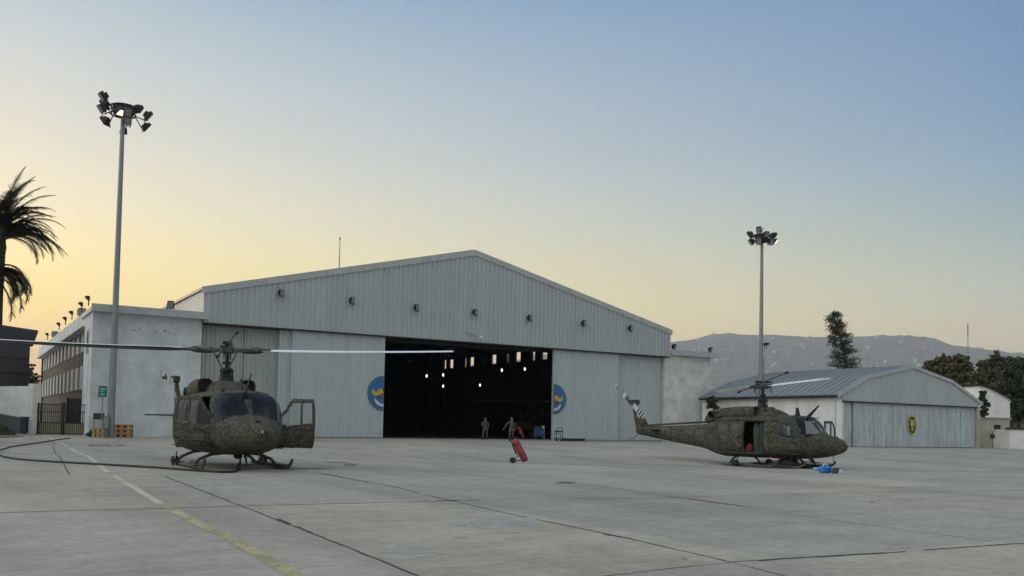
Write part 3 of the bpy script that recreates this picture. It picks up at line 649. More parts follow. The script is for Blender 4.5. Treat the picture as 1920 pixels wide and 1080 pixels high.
for s_ in (-.3,.3):
    mb = MB(); mb.tube([(s_,0.02,0),(s_,.02,1.2)], .025, 6); mb.build('leg', M['dark'], r_)
p = at(200, 812, 59.2)
r_ = empty('utility_cabinet', 'narrow grey green electrical cabinet beside the tall light pole', 'cabinet', (p.x, p.y, gz(61)))
mb = MB(); mb.bbox((0,0,.95), (.38,.3,.85)); mb.box(-.1,.1,-.1,.1,0,.55); mb.build('body', mat('cabinet_grey', (.12,.15,.15), .5), r_); mb = MB(); mb.box(-.15,.15,-.17,-.152,.6,1.3); mb.build('door', M['steel'], r_)
def pallets(x, yb, Y, n_, lb, rz, w=1.0, legs=False):
    """stack of wooden pallets, each one a thing"""
    p = at(x, yb, Y); 
    for k in range(n_):
        r_ = empty('wooden_pallet', lb % (['bottom', 'middle', 'top'] if n_ == 3 else ['bottom', 'top'])[k], 'pallet', (p.x, p.y, gz(Y)+k*.29), rz, 'stacked pale wooden pallets')
        for j in range(5):
            mb = MB(); mb.box(-w/2+j*w*.2+.0, -w/2+j*w*.2+w*.2-.03, -.5, .5, .24, .275); mb.build('deck_board', M['wood'], r_)
        for j in (-.42, 0, .42):
            mb = MB(); mb.box(-w/2, w/2, j-.05, j+.05, .19, .238); mb.build('stringer', M['wood'], r_)
            for i in (-1, 0, 1):
                mb = MB(); mb.box(i*(w/2-.07)-.07, i*(w/2-.07)+.07, j-.06, j+.06, .045, .188); mb.build('block', M['wood'], r_)
            mb = MB(); mb.box(-w/2, w/2, j-.05, j+.05, .012, .043); mb.build('bottom_board', M['wood'], r_)
pallets(232, 814, 60.5, 3, 'yellowish wooden pallet, %s of the stack right of the tall left pole', .1, .95)
pallets(192, 814, 59.8, 2, 'yellowish wooden pallet, %s one of the pair under the green sign', -.15, .85)
p = at(176, 814, 60.3)
r_ = tag(MB().tube([(-.55,0,.1),(-.1,0,.28),(.3,0,.24),(.6,0,.06)], [.05,.26,.22,.06], 10).build('tarpaulin_heap', M['black']), 'crumpled black tarpaulin heap on the ground by the pallets', 'heap'); r_.location = (p.x, p.y, gz(60))
# ------------------------------------------------------------------ tall light poles
def lightpole(label, x, Y, ytop, lamps, rb, rt, ringr, ppm, trim_v=False):
    base = at(x, 815, Y); top = at(x, ytop, Y); zt2 = top.z
    # pole foot below its own top
    r_ = empty('light_pole', label, 'light pole', (top.x, top.y, gz(Y)), 0, 'tall apron floodlight poles')
    H = zt2-gz(Y)
    mb = MB(); mb.tube([(0,0,0),(0,0,H*.5),(0,0,H)], [rb,(rb+rt)/2,rt], 16); mb.build('pole', M['steel'], r_)
    mb = MB(); mb.tube([(0,0,.0),(0,0,.06)], rb*1.9, 16); mb.build('base_plate', M['steel'], r_)
    mb = MB()
    ring = [(ringr*math.cos(2*math.pi*i/24), ringr*math.sin(2*math.pi*i/24), H+.25) for i in range(25)]
    mb.tube(ring, .06, 6, caps=False); mb.tube([(a, b, c-.5) for a, b, c in ring], .06, 6, caps=False)
    mb.tube([(0,0,H-.45),(0,0,H-.25),(0,0,H+.24),(0,0,H+.36)], [rt*1.6, ringr*.80, ringr*.86, ringr*.5], 20)
    for k in range(6):
        a = k*math.pi/3; mb.tube([(0,0,H-.3),(ringr*math.cos(a), ringr*math.sin(a), H+.25)], .04, 5); mb.tube([(ringr*math.cos(a), ringr*math.sin(a), H-.25),(ringr*math.cos(a), ringr*math.sin(a), H+.25)], .035, 5)
    mb.build('head_frame', M['dark'], r_)
    for dx, dz, dy, ls, s_ in lamps:
        dx *= .88; s_ *= .84
        f = Vector((dx, dy, 0)); 
        f = (f.normalized() if f.length > .2 else Vector((0,-1,0)))+Vector((0,0,-.75))
        if ls == 'lens_hot': f = Vector((.30, -.22, -1))
        a = Vector((dx, dy, 0)); a = a.normalized()*ringr if a.length > .1 else Vector((0,-ringr,0))
        flood_parts(r_, (dx, dy, H+dz), s_, f, ls, Vector((a.x, a.y, H+(.25 if dz > 0 else -.25))))
    return r_, H
lightpole('taller grey light pole with a floodlight crown before the left annex', 231, 60, 208,
    [(-1.65,.5,.3,'lens_lit',.95),(-1.15,.62,-.9,'lens',.95),(-1.1,-.25,-1.1,'lens',.9),(-1.6,-.6,.4,'lens_lit',.95),(.56,.55,1.3,'lens',.95),(1.65,-.1,.7,'lens',.95),
     (.95,-.5,-1.2,'lens',.9),(.85,-1.0,-1.0,'lens',.9),(1.45,-.8,.9,'lens_lit',.9),(-.56,-.95,1.3,'lens',.8),(.30,-.35,-.9,'lens_hot',.95)], .24, .13, .78, 28)
pr, PH = lightpole('shorter grey light pole with a dark floodlight crown behind the right helicopter', 1428.5, 82, 447,
    [(-1.25,.35,.2,'lens',.95),(-1.25,-.4,-.3,'lens',.8),(-.65,.55,-1.1,'lens',.85),(-.62,-.45,-1.1,'lens',.95),(.75,.55,1.0,'lens',.9),(1.35,.3,.3,'lens',.95),
     (1.25,-.35,-.5,'lens_lit',.75),(.6,-.5,-1.2,'lens',.9),(.1,.1,-1.3,'lens',.8)], .24, .13, .75, 21)
mb = MB(); mb.tube([(0,0,PH+.2),(0,0,PH+.75),(-.2,0,PH+1.0)], .03, 5); mb.tube([(0,0,PH+.75),(.2,0,PH+1.0)], .03, 5); mb.build('lifting_hook', M['dark'], pr)
zc = at(1436, 650, 82).z
mb = MB(); mb.bbox((.45,-.1,zc), (.45,.25,.22)); mb.tube([(.0,0,zc-.1),(.5,-.1,zc-.15),(.5,-.1,zc-.5)], .04, 5); mb.build('camera_box', M['dark'], pr)
mb = MB(); mb.tube([(.28,-.12,zc),(.25,-.12,zc-3.4)], .02, 5); mb.build('hanging_cable', M['dark'], pr)
# ------------------------------------------------------------------ helicopters
def interp(tab, x):
    # Catmull-Rom on table rows sorted by descending x
    n = len(tab)
    for i in range(n-1):
        if tab[i][0] >= x >= tab[i+1][0]: break
    a, b = tab[i], tab[i+1]; p = tab[max(0, i-1)]; q = tab[min(n-1, i+2)]
    t = (x-a[0])/(b[0]-a[0]); o = []
    for k in range(1, len(a)):
        ma = (b[k]-p[k])/(b[0]-p[0])*(b[0]-a[0]); mb_ = (q[k]-a[k])/(q[0]-a[0])*(b[0]-a[0])
        if (b[k]-a[k])*(a[k]-p[k]) <= 0: ma = 0
        if (q[k]-b[k])*(b[k]-a[k]) <= 0: mb_ = 0
        h = t*t*(3-2*t); o.append(a[k]*(1-h)+b[k]*h + (t**3-2*t*t+t)*ma + (t**3-t*t)*mb_)
    return o
FUS = [(4.20,.03,1.00,1.05,1.10,2,2),(4.14,.20,.88,1.05,1.22,2,2),(3.95,.40,.75,1.05,1.35,2,2),(3.6,.63,.63,1.06,1.47,2,2),(3.2,.84,.55,1.07,1.575,2.1,2.1),(3.0,.93,.52,1.08,1.66,2.2,2.2),(2.86,.99,.50,1.1,1.80,2.5,2.3),
       (2.62,1.07,.47,1.13,2.12,3.0,2.5),(2.36,1.14,.45,1.15,2.32,3.4,2.6),(2.0,1.2,.43,1.18,2.38,3.7,2.8),(1.6,1.24,.42,1.2,2.40,3.9,3),(1.2,1.27,.41,1.2,2.40,4,3),(-1.5,1.27,.41,1.2,2.36,4,3),
       (-1.95,1.18,.45,1.2,2.25,3.2,2.8),(-2.5,.95,.56,1.25,2.12,2.6,2.4),(-3.1,.64,.72,1.3,1.97,2.3,2.2),(-3.8,.50,.83,1.33,1.90,2,2),(-5.5,.34,1.05,1.42,1.82,2,2),(-7.2,.20,1.30,1.52,1.78,2,2),(-7.6,.14,1.38,1.55,1.76,2,2)]
def loft(xs_, tab, n):
    rings = []
    for x in xs_:
        hw, zb, zc_, zt, a_, b_ = interp(tab, x); r_ = []
        for j in range(n):
            t = 2*math.pi*j/n; c, s_ = math.cos(t), math.sin(t); e = 2/(a_ if s_ >= 0 else b_)
            y = hw*math.copysign(abs(c)**e, c); z = zc_+(zt-zc_ if s_ >= 0 else zc_-zb)*math.copysign(abs(s_)**e, s_)
            r_.append(Vector((x, y, z)))
        rings.append(r_)
    return rings
def frange(a, b, s_):
    n = max(1, round(abs(b-a)/s_)); return [a+(b-a)*i/n for i in range(n+1)]
def helicopter(label, loc, rz, door_s, door_p, cabin_open, rotor_rz, tail_ang, extra):
    root = empty('helicopter', label, 'helicopter', loc, rz, 'camouflaged helicopters on the apron')
    rings = loft(frange(4.20,1.4,.04)[:-1]+frange(1.4,-3.1,.05), FUS, 160); n = 160
    parts = {k: MB() for k in ('body','ws0','ws1','dS','dP','wS','wP','cS','cP','cwS','cwP','chin')}
    vall = [v_ for r_ in rings for v_ in r_]
    use = {k: {} for k in parts}
    def put(k, idx, sm=True):
        m_ = use[k]; mbk = parts[k]; f = []
        for i in idx:
            if i not in m_: m_[i] = len(mbk.v); mbk.v.append(vall[i].copy())
            f.append(m_[i])
        mbk.f.append(tuple(f)); mbk.m.append(0); mbk.smooth.append(sm)
    for i in range(len(rings)-1):
        for j in range(n):
            idx = (i*n+j, i*n+(j+1) % n, (i+1)*n+(j+1) % n, (i+1)*n+j)
            c = (vall[idx[0]]+vall[idx[1]]+vall[idx[2]]+vall[idx[3]])/4; x, y, z = c; ay = abs(y); sd_ = 'P' if y > 0 else 'S'
            xp = 2.80-(z-1.35)*.74      # front pillar line
            k = 'body'
            if 2.15 < x < 3.04 and z > 1.34+.31*(1-(ay/1.05)**2) and x > xp+.05 and z < 2.29:
                k = 'body' if ay < .06 else ('ws1' if y > 0 else 'ws0')
            elif 1.52 < x < min(2.60, xp-.02) and .66 < z < 2.18 and ay > .3:
                k = 'd'+sd_
                if 1.62 < x < xp-.10 and 1.36 < z < 2.08: k = 'w'+sd_
            elif -.22 < x < .85 and .66 < z < 2.10 and ay > .3: k = 'c'+sd_
            elif .92 < x < 1.45 and .66 < z < 2.1 and ay > .3 and False: pass
            if k in ('cS','cP') and 0.0 < x < .70 and 1.40 < z < 1.95: k = 'cw'+sd_
            if cabin_open and k in ('cS','cwS'): continue
            put(k, idx)
    camo = M['camo']
    body = parts['body'].build('fuselage', camo, root, solid=.035)
    for k in ('ws0', 'ws1'): parts[k].build('windshield', M['glass'], root)
    if parts['chin'].f: parts['chin'].build('chin_window', M['glass'], root)
    # seams and handles
    for side, ang in (('S', door_s), ('P', door_p)):
        sg = 1 if side == 'P' else -1; hx, hy = 2.52, sg*1.09
        def hinge(mbk):
            for v_ in mbk.v: v_.x -= hx; v_.y -= hy
        hinge(parts['d'+side]); hinge(parts['w'+side])
        d_ = parts['d'+side].build('cockpit_door', camo, root, solid=.045); d_.location = (hx, hy, 0); d_.rotation_euler = (0, 0, sg*R(-ang))
        parts['w'+side].build('window', M['clear'], d_)
        mb = MB(); mb.tube([(-.85, sg*.16, 1.12), (-.70, sg*.17, 1.12)], .022, 6); mb.build('handle', M['grip'], d_)
        mb = MB(); mb.box(-.60,-.56,sg*.085-.03,sg*.085+.03,1.36,2.08); mb.build('window_bar', camo, d_)
        # cabin door
        if not (cabin_open and side == 'S'):
            cd = parts['c'+side].build('cabin_door', camo, root, solid=.05); parts['cw'+side].build('window', M['glass'], cd)
            # sliding panel behind
        rg2 = loft(frange(-.24 if cabin_open and side == 'S' else -.30, -1.70, .07), FUS, 160)
        mb = MB(); wn_ = MB(); ix = {}; iw = {}
        va = [v_+Vector((0, sg*.035, 0)) for r2 in rg2 for v_ in r2]
        for i in range(len(rg2)-1):
            for j in range(n):
                idx = (i*n+j, i*n+(j+1) % n, (i+1)*n+(j+1) % n, (i+1)*n+j); c = sum((va[q] for q in idx), Vector())/4
                if c.y*sg > .35 and .68 < c.z < 2.09:
                    w = any(a < c.x < b and 1.34 < c.z < 1.92 for a, b in ((-.88,-.42),(-1.55,-1.05)))
                    tgt, m_ = (wn_, iw) if w else (mb, ix); f = []
                    for q in idx:
                        if q not in m_: m_[q] = len(tgt.v); tgt.v.append(va[q])
                        f.append(m_[q])
                    tgt.f.append(tuple(f)); tgt.m.append(0); tgt.smooth.append(True)
        cd2 = mb.build('sliding_door', camo, root, solid=.03); wn_.build('window', M['window_camo'], cd2)
        MB().tube([(-1.55, sg*1.30, .64), (.85, sg*1.30, .64)], .018, 5).build('door_rail', M['grip'], root); MB().tube([(-1.9, sg*1.20, 2.16), (1.4, sg*1.20, 2.14)], .028, 5).build('door_rail', camo, root)
    # interior
    mb = MB(); mb.box(-1.7, 2.6, -1.12, 1.12, .64, .70); mb.box(1.0, 1.04, -.5, .5, .70, 1.5) ; mb.box(-1.75,-1.70,-1.1,1.1,.7,2.2); mb.build('cabin_floor', M['seat'], root)
    mb = MB(); mb.bbox((2.72,0,1.42), (.25,1.3,.30)); mb.build('instrument_panel', M['black'], root)
    for sg in (-1, 1):
        mb = MB(); mb.bbox((1.55, sg*.55, 1.02), (.5,.5,.14)); mb.bbox((1.32, sg*.55, 1.42), (.12,.5,.75)); mb.bbox((1.30, sg*.55, 1.88), (.1,.28,.2)); mb.box(1.35,1.75,sg*.55-.2,sg*.55+.2,.7,.96); mb.build('pilot_seat', M['seat'], root)
    mb = MB(); mb.box(-1.65,-1.1,-1.0,1.0,.98,1.06); mb.box(-1.66,-1.6,-1.0,1.0,1.06,1.7); mb.build('bench_seat', M['redfabric'], root)
    # tail boom
    rt = loft(frange(-3.1, -7.6, .15), FUS, 28); mb = MB(); vs_ = [v_ for r_ in rt for v_ in r_]
    mb.add(vs_, [(i*28+j, i*28+(j+1) % 28, (i+1)*28+(j+1) % 28, (i+1)*28+j) for i in range(len(rt)-1) for j in range(28)]+[tuple(range(len(vs_)-28, len(vs_)))], 0, True)
    mb.tube([(-2.6, 0, 2.08), (-7.1, 0, 1.82)], .05, 8)
    tb = mb.build('tail_boom', camo, root)
    mb = MB()   # swept fin
    fin = [(-6.85,1.72,.11),(-7.72,2.98,.05),(-8.02,3.10,.04),(-7.62,1.50,.07),(-7.3,1.30,.09)]
    vs_ = [(x, -t_, z) for x, z, t_ in fin]+[(x, t_, z) for x, z, t_ in fin]; m5 = 5
    mb.add(vs_, [tuple(range(5)), tuple(range(9,4,-1))]+[(i, 5+i, 5+(i+1) % 5, (i+1) % 5) for i in range(5)]); mb.bbox((-7.80,-.05,3.05), (.55,.28,.26)); mb.build('tail_fin', camo, root)
    mb = MB(); 
    for k in range(3): mb.box(-7.58+k*.13-.0, -7.50+k*.13, -.075, .075, 2.28-k*.10, 2.52-k*.10)
    mb.build('fin_marking', M['stripe'], root)
    mb = MB(); mb.tube([(-7.5,0,1.35),(-7.9,0,1.12),(-8.15,0,1.08)], .022, 6); mb.build('tail_skid', M['grip'], root)
    for sg in (-1, 1):
        mb = MB(); sec = [(.34,0),(.1,.035),(-.30,.0),(.1,-.035)]
        vs_ = [(-6.15+a, sg*.22, 1.62+b) for a, b in sec]+[(-6.25+a*.85, sg*1.40, 1.62+b*.8) for a, b in sec]
        mb.add(vs_, [(0,1,2,3),(7,6,5,4)]+[(i,4+i,4+(i+1)%4,(i+1)%4) for i in range(4)]); mb.build('stabilizer', camo, root)
    # tail rotor, starboard side of the fin
    tr = bpy.data.objects.new('tail_rotor', MB().tube([(0,.18,0),(0,-.16,0)], .06, 10).build('tmp', M['grip']).data); bpy.data.objects.remove(bpy.data.objects['tmp'])
    link(tr, root); tr.location = (-7.85, -.38, 3.10); tr.rotation_euler = (0, R(tail_ang), 0)
    for sg in (-1, 1):
        mb = MB(); L0, L1 = .10, 1.30
        segs = [(L0,.35,0),(.35,.62,2),(.62,.70,1),(.70,.78,2),(.78,.86,1),(.86,.94,2),(.94,1.02,1),(1.02,1.10,2),(1.10,1.18,1),(1.18,1.30,2)] if sg > 0 else [(L0,.35,0),(.35,.75,2),(.75,.83,1),(.83,.93,2),(.93,1.03,1),(1.03,1.12,2),(1.12,1.21,1),(1.21,1.30,2)]
        for a, b, mi in segs:
            w = .06 if a < .2 else .13
            mb.add([(-w,-.02,sg*a),(w,-.02,sg*a),(.13,-.02,sg*b),(-.13,-.02,sg*b),(-w,.02,sg*a),(w,.02,sg*a),(.13,.02,sg*b),(-.13,.02,sg*b)], [(0,1,2,3),(7,6,5,4),(0,4,5,1),(3,2,6,7),(0,3,7,4),(1,5,6,2)], mi)
        mb.build('blade', [M['grip'], M['black'], M['stripe']], tr)
    # engine cowling
    CW = [(1.45,.25,2.2,2.26,2.34,2,2),(1.15,.46,2.15,2.25,2.50,2.4,2),(.75,.58,2.1,2.25,2.66,2.8,2),(.2,.64,2.1,2.25,2.74,3,2),(-1.8,.66,2.05,2.2,2.74,3,2),(-2.4,.60,2.0,2.15,2.70,2.8,2),(-2.85,.48,1.95,2.1,2.62,2.4,2)]
    rt = loft(frange(1.45, -2.85, .1), CW, 48); vs_ = [v_ for r_ in rt for v_ in r_]; mb = MB()
    mb.add(vs_, [(i*48+j, i*48+(j+1) % 48, (i+1)*48+(j+1) % 48, (i+1)*48+j) for i in range(len(rt)-1) for j in range(48)]+[tuple(range(48))[::-1], tuple(range(len(vs_)-48, len(vs_)))], 0, True)
    cw = mb.build('engine_cowling', camo, root)
    for sg in (-1, 1):
        SC = [(.12,.24,2.26,2.5,2.80,3,3),(-.5,.25,2.24,2.5,2.80,3,3),(-1.5,.20,2.24,2.45,2.74,2.5,2.5),(-2.2,.10,2.25,2.4,2.66,2,2)]
        rt = loft(frange(.12,-2.2,.15), SC, 28); vs_ = [v_+Vector((0, sg*.68, 0)) for r_ in rt for v_ in r_]; mb = MB()
        mb.add(vs_, [(i*28+j, i*28+(j+1) % 28, (i+1)*28+(j+1) % 28, (i+1)*28+j) for i in range(len(rt)-1) for j in range(28)]+[tuple(range(len(vs_)-28, len(vs_)))], 0, True)
        sc = mb.build('air_intake', camo, cw, solid=.03)
        mb = MB(); mb.add([(v_.x-.18, v_.y, v_.z) for v_ in vs_[:28]], [tuple(range(28))]); mb.build('intake_mouth', M['black'], cw, fix=False)
        mb = MB(); mb.tube([(-2.30, sg*.52, 2.40), (-2.42, sg*.80, 2.42)], [.17,.15], 14, caps=False); mb.tube([(-2.30, sg*.55, 2.40), (-2.36, sg*.66, 2.41)], .14, 14); mb.build('exhaust', M['black'], cw)
    # mast and rotor head
    HZ = 3.74
    mb = MB(); mb.tube([(0,0,2.68),(0,0,2.86),(0,0,2.90),(0,0,3.05)], [.26,.22,.15,.14], 16); mb.tube([(0,0,3.0),(0,0,HZ+.12)], .065, 12)
    mb.tube([(0,0,3.02),(0,0,3.07),(0,0,3.16)], [.16,.24,.16], 14); mb.tube([(0,0,3.28),(0,0,3.36)], .15, 12)
    for a in (45,135,225,315):
        c, s_ = math.cos(R(a)), math.sin(R(a)); mb.tube([(.22*c,.22*s_,2.72),(.20*c,.20*s_,3.1)], .028, 6)
    mb.build('rotor_mast', M['black'], root)
    mr_ = bpy.data.objects.new('main_rotor', None); link(mr_, root); mr_.location = (0, 0, HZ); mr_.rotation_euler = (0, 0, rotor_rz-rz)
    mb = MB(); mb.bbox((0,0,0), (1.5,.26,.12)); mb.bbox((0,0,.02), (.42,.42,.24)); mb.tube([(0,0,-.15),(0,0,.28)], .10, 12)
    for sg in (-1, 1):
        mb.tube([(sg*.5,0,0),(sg*1.0,0,.01),(sg*1.15,0,.015)], [.11,.11,.07], 10); mb.bbox((sg*1.2,0,.02), (.40,.34,.09)); mb.tube([(sg*.55,.30,.10),(sg*1.05,.22,.06)], .03, 6); mb.tube([(sg*.55,-.30,.0),(sg*1.05,-.22,.03)], .025, 6)
        mb.tube([(sg*.45,-.28,0.05),(sg*.16,-.20,-.48),(sg*.1,-.12,-.62)], .022, 6); mb.bbox((sg*.95,-.26,.02),(.18,.12,.14))
        mb.tube([(sg*.13,.3,.12),(sg*.13,-.3,.12)], .035, 6)
    mb.build('rotor_hub', M['grip'], mr_)
    # stabilizer bar
    mb = MB(); ax_ = Vector((0, 1, .42)).normalized(); 
    mb.tube([ax_*-1.22+Vector((0,0,.2)), ax_*1.22+Vector((0,0,.2))], .022, 6)
    for sg in (-1, 1): mb.tube([ax_*sg*1.15+Vector((0,0,.2)), ax_*sg*1.32+Vector((0,0,.2))], [.05,.05], 8); mb.tube([ax_*sg*.45+Vector((0,0,.2)), Vector((0,sg*.4,-.3))], .02, 6)
    mb.bbox((0,0,.22), (.16,.7,.09)); mb.build('stabilizer_bar', M['black'], mr_)
    for sg in (-1, 1):
        mb = MB(); st_ = [1.15+(7.30-1.15)*i/16 for i in range(17)]; pit = R(extra['pitch']); sec = [(.27,.0),(.20,.035),(.0,.045),(-.27,.004),(.0,-.02),(.20,-.025)]
        vs_ = []
        for q, r_ in enumerate(st_):
            t_ = (r_-1.15)/6.15; tw = pit-R(4)*t_; dz = extra['bend']*t_*t_; ch = 1 if r_ > 1.6 else .72
            for (a, b) in sec:
                a *= ch; yy = a*math.cos(tw)-b*math.sin(tw); zz = a*math.sin(tw)+b*math.cos(tw)
                vs_.append((sg*r_, sg*yy, zz+dz))
        fs = []; mis = []
        for q in range(16):
            for j in range(6): mb.add([vs_[q*6+j], vs_[q*6+(j+1) % 6], vs_[(q+1)*6+(j+1) % 6], vs_[(q+1)*6+j]], [(0,1,2,3)], 0 if j in (0,1,2) else 1)
        mb.add(vs_[:6], [tuple(range(6))], 1); mb.add(vs_[-6:], [tuple(range(6))], 1)
        mb.build('blade', [M['blade_top'], M[extra.get('low', 'blade_low')]], mr_)
    # landing gear
    for sg in (-1, 1):
        mb = MB(); yk = sg*1.28
        mb.tube([(-1.30,yk,.075),(2.35,yk,.075),(2.65,yk,.10),(2.88,yk,.20),(3.0,yk,.34)], [.055,.055,.055,.05,.04], 10); sk = mb.build('skid', M['skidm'], root)
        mb = MB(); mb.box(1.3,2.3,yk-.13,yk+.13,.135,.16); mb.box(-.6,-.1,yk-.1,yk+.1,.135,.155); mb.build('step', M['skidm'], sk)
        mb = MB(); 
        for q in (-.11,.11): mb.tube([(-.55+q*0, yk+sg*.14+q*.6, .16),(-.55, yk+sg*.14+q*.6+.05, .16)], .15, 14); 
        mb.tube([(-.55, yk-.02,.16),(-.55,yk+sg*.25,.16)], .03, 6); mb.tube([(-.55,yk+sg*.1,.16),(-.4,yk+sg*.1,.45)], .02, 6); mb.build('ground_wheel', M['black'], root)
    for x_ in (1.45, -.95):
        mb = MB(); mb.tube([(x_,-1.28,.10),(x_,-1.10,.28),(x_,-.75,.43),(x_,-.3,.48),(x_,.3,.48),(x_,.75,.43),(x_,1.10,.28),(x_,1.28,.10)], .05, 8); mb.build('cross_tube', M['skidm'], root)
    # small fittings
    mb = MB(); mb.add([(1.700,-.02,2.370),(1.950,-.02,2.370),(1.850,-.015,2.750),(1.730,-.015,2.750),(1.700,.02,2.370),(1.950,.02,2.370),(1.850,.015,2.750),(1.730,.015,2.750)], [(0,1,2,3),(7,6,5,4),(0,4,5,1),(3,2,6,7),(0,3,7,4),(1,5,6,2)]); mb.build('blade_antenna', M['black'], root)
    mb = MB(); mb.add([(2.230,-.015,2.330),(2.430,-.015,2.290),(2.900,-.01,2.850),(2.840,-.01,2.870),(2.230,.015,2.330),(2.430,.015,2.290),(2.900,.01,2.850),(2.840,.01,2.870)], [(0,1,2,3),(7,6,5,4),(0,4,5,1),(3,2,6,7),(0,3,7,4),(1,5,6,2)]); mb.tube([(2.480,.05,2.310),(2.880,.0,2.270)], .02, 5); mb.build('wire_cutter', M['black'], root)
    mb = MB(); mb.add([(2.35,-.012,.44),(2.6,-.012,.46),(2.78,-.01,.16),(2.72,-.01,.16),(2.35,.012,.44),(2.6,.012,.46),(2.78,.01,.16),(2.72,.01,.16)], [(0,1,2,3),(7,6,5,4),(0,4,5,1),(3,2,6,7),(0,3,7,4),(1,5,6,2)]); mb.tube([(3.5,.12,.66),(3.52,.12,.30)], .014, 5); mb.build('lower_wire_cutter', M['black'], root)
    mb = MB(); mb.tube([(1.7,0,.45),(1.7,0,.36),(1.7,0,.30)], [.14,.13,.07], 12); mb.build('landing_light', M['black'], root)
    mb = MB(); mb.tube([(.6,0,.42),(.6,0,.36),(.6,0,.31)], [.035,.035,.015], 10); mb.build('beacon', M['redlight'], root)
    mb = MB(); mb.bbox((2.1,-.62,2.37), (.12,.10,.08)); mb.bbox((3.72,0,1.45), (.08,.14,.06)); mb.build('sensor', M['black'], root)
    mb = MB(); mb.tube([(2.40,-.08,2.33),(2.66,-.26,2.10),(2.88,-.30,1.82)], .012, 5); mb.build('wiper', M['black'], root); MB().tube([(2.40,.08,2.33),(2.66,.26,2.10),(2.88,.30,1.82)], .012, 5).build('wiper', M['black'], root)
    mb = MB(); mb.box(2.95,3.35,-.045,.045,1.535,1.66) if False else mb.tube([(4.12,.0,1.16),(4.2,0,1.17)], .05, 10); mb.build('nose_light', M['lens'], root)
    return root, mr_
M['skidm'] = mat('skid_paint', (.075,.078,.065), .6, var=.3, scale=5)
M['window_camo'] = mat('door_window', (.05,.055,.045), .25, var=.3, scale=4)
D1 = 29.3; h1 = Vector((-536/1700*D1, D1, gz(D1))); D2_ = 42.6; h2 = Vector((471/1700*D2_, D2_, gz(D2_)))
HA, _ = helicopter('camouflaged helicopter nearest on the left, nose towards us with both cockpit doors open', h1, R(-58.5), 50, 86, False, R(3), 100, dict(pitch=10, bend=.12))
HB, _ = helicopter('camouflaged helicopter parked on the right, seen from its side with an open cabin', h2, R(-48), 0, 82, True, R(-87), -50, dict(pitch=15, bend=-.02, low='blade_top'))  # blade undersides painted pale in place of sky glare
HC, _ = helicopter('dim helicopter parked deep in the shadow inside the big hangar', Vector((at(1000, 800, 96).x, 96, gz(96)+.02)), R(-120), 0, 0, False, R(-30), 20, dict(pitch=9, bend=0))
del HC['group']
# starboard nav light on the left machine
mb = MB(); mb.bbox((.35,-1.27,.74), (.22,.04,.12)); mb.build('position_light', M['pinklight'], HA)
mb = MB(); mb.bbox((1.0,-.86,.44), (.06,.05,.05)); mb.build('position_light', M['redlight'], HB)
# lining and red bag in the open cabin of the right machine
def inheli(root, name, mb, m, label, cat):
    o = mb.build(name, m); o.location = root.location; o.rotation_euler = root.rotation_euler; return tag(o, label, cat)
mb = MB(); mb.tube([(.42,-.95,.70),(.42,-.95,1.2),(.36,-.93,1.75),(.25,-.90,2.0)], [.20,.24,.22,.10], 14); mb.tube([(.6,-.95,.70),(.62,-.95,1.5),(.6,-.9,2.05)], [.16,.17,.14], 12)
inheli(HB, 'padded_cover', mb, M['quilt'], 'dark green padded cover hanging in the open cabin door', 'cover')
mb = MB(); mb.tube([(-.02,-1.0,.70),(-.02,-1.0,.85),(0,-1.0,1.0),(.04,-1.0,1.08)], [.20,.20,.14,.06], 14)
inheli(HB, 'red_bag', mb, M['redfabric'], 'red bag on the cabin floor of the right helicopter', 'bag')
# gear under the nose of the right machine: dark cargo and a blue bag
p = h2+Vector((math.cos(R(-48)), math.sin(R(-48)), 0))*1.75+Vector((math.cos(R(-138)), math.sin(R(-138)), 0))*.6
mb = MB(); mb.tube([(-.55,0,.12),(-.35,.05,.20),(.0,.0,.24),(.3,.05,.18),(.5,0,.10)], [.08,.18,.22,.17,.07], 12); mb.tube([(-.95,-.2,.10),(-.6,-.15,.16),(-.3,-.2,.10)], [.06,.14,.06], 10); mb.tube([(.35,.2,.1),(.6,.15,.17),(.9,.2,.1)], [.06,.15,.06], 10); 
o = mb.build('equipment_bag', M['black']); o.location = p; o.rotation_euler = (0, 0, R(-30)); tag(o, 'dark lumpy equipment bags on the ground under the right helicopter nose', 'bag')
p = gp(1547, 887)
r_ = empty('blue_container', 'bright blue container on the ground before the right helicopter skid', 'container', (p.x, p.y, p.z), .3)
mb = MB(); mb.bbox((0,0,.13), (.42,.28,.24), ch=.25); mb.build('body', M['blue'], r_); mb = MB(); mb.tube([(-.1,0,.25),(-.06,0,.32),(.06,0,.32),(.1,0,.25)], .02, 6); mb.build('handle', M['white'], r_)
p = gp(1533, 882)
r_ = empty('bottle', 'pale blue plastic bottle lying left of the blue container', 'bottle', (p.x, p.y, p.z), .3)
mb = MB(); mb.tube([(-.16,0,.06),(.12,0,.06),(.17,0,.06),(.2,0,.06)], [.06,.06,.025,.025], 12); mb.build('body', mat('pale_blue', (.25,.45,.62), .25), r_); mb = MB(); mb.tube([(.2,0,.06),(.235,0,.06)], .028, 10); mb.build('cap', M['white'], r_)
p = gp(1570, 888)
r_ = empty('wheel_chock', 'dark chock with white end at the right helicopter skid tip', 'chock', (p.x, p.y, p.z), .8)
mb = MB(); mb.prism([(-.22,0),(.22,0),(.1,.2),(-.1,.2)], -.12, .12); mb.build('body', M['black'], r_); mb = MB(); mb.prism([(-.2,.01),(.2,.01),(.09,.18),(-.09,.18)], -.125, -.121); mb.build('end_plate', M['white'], r_)
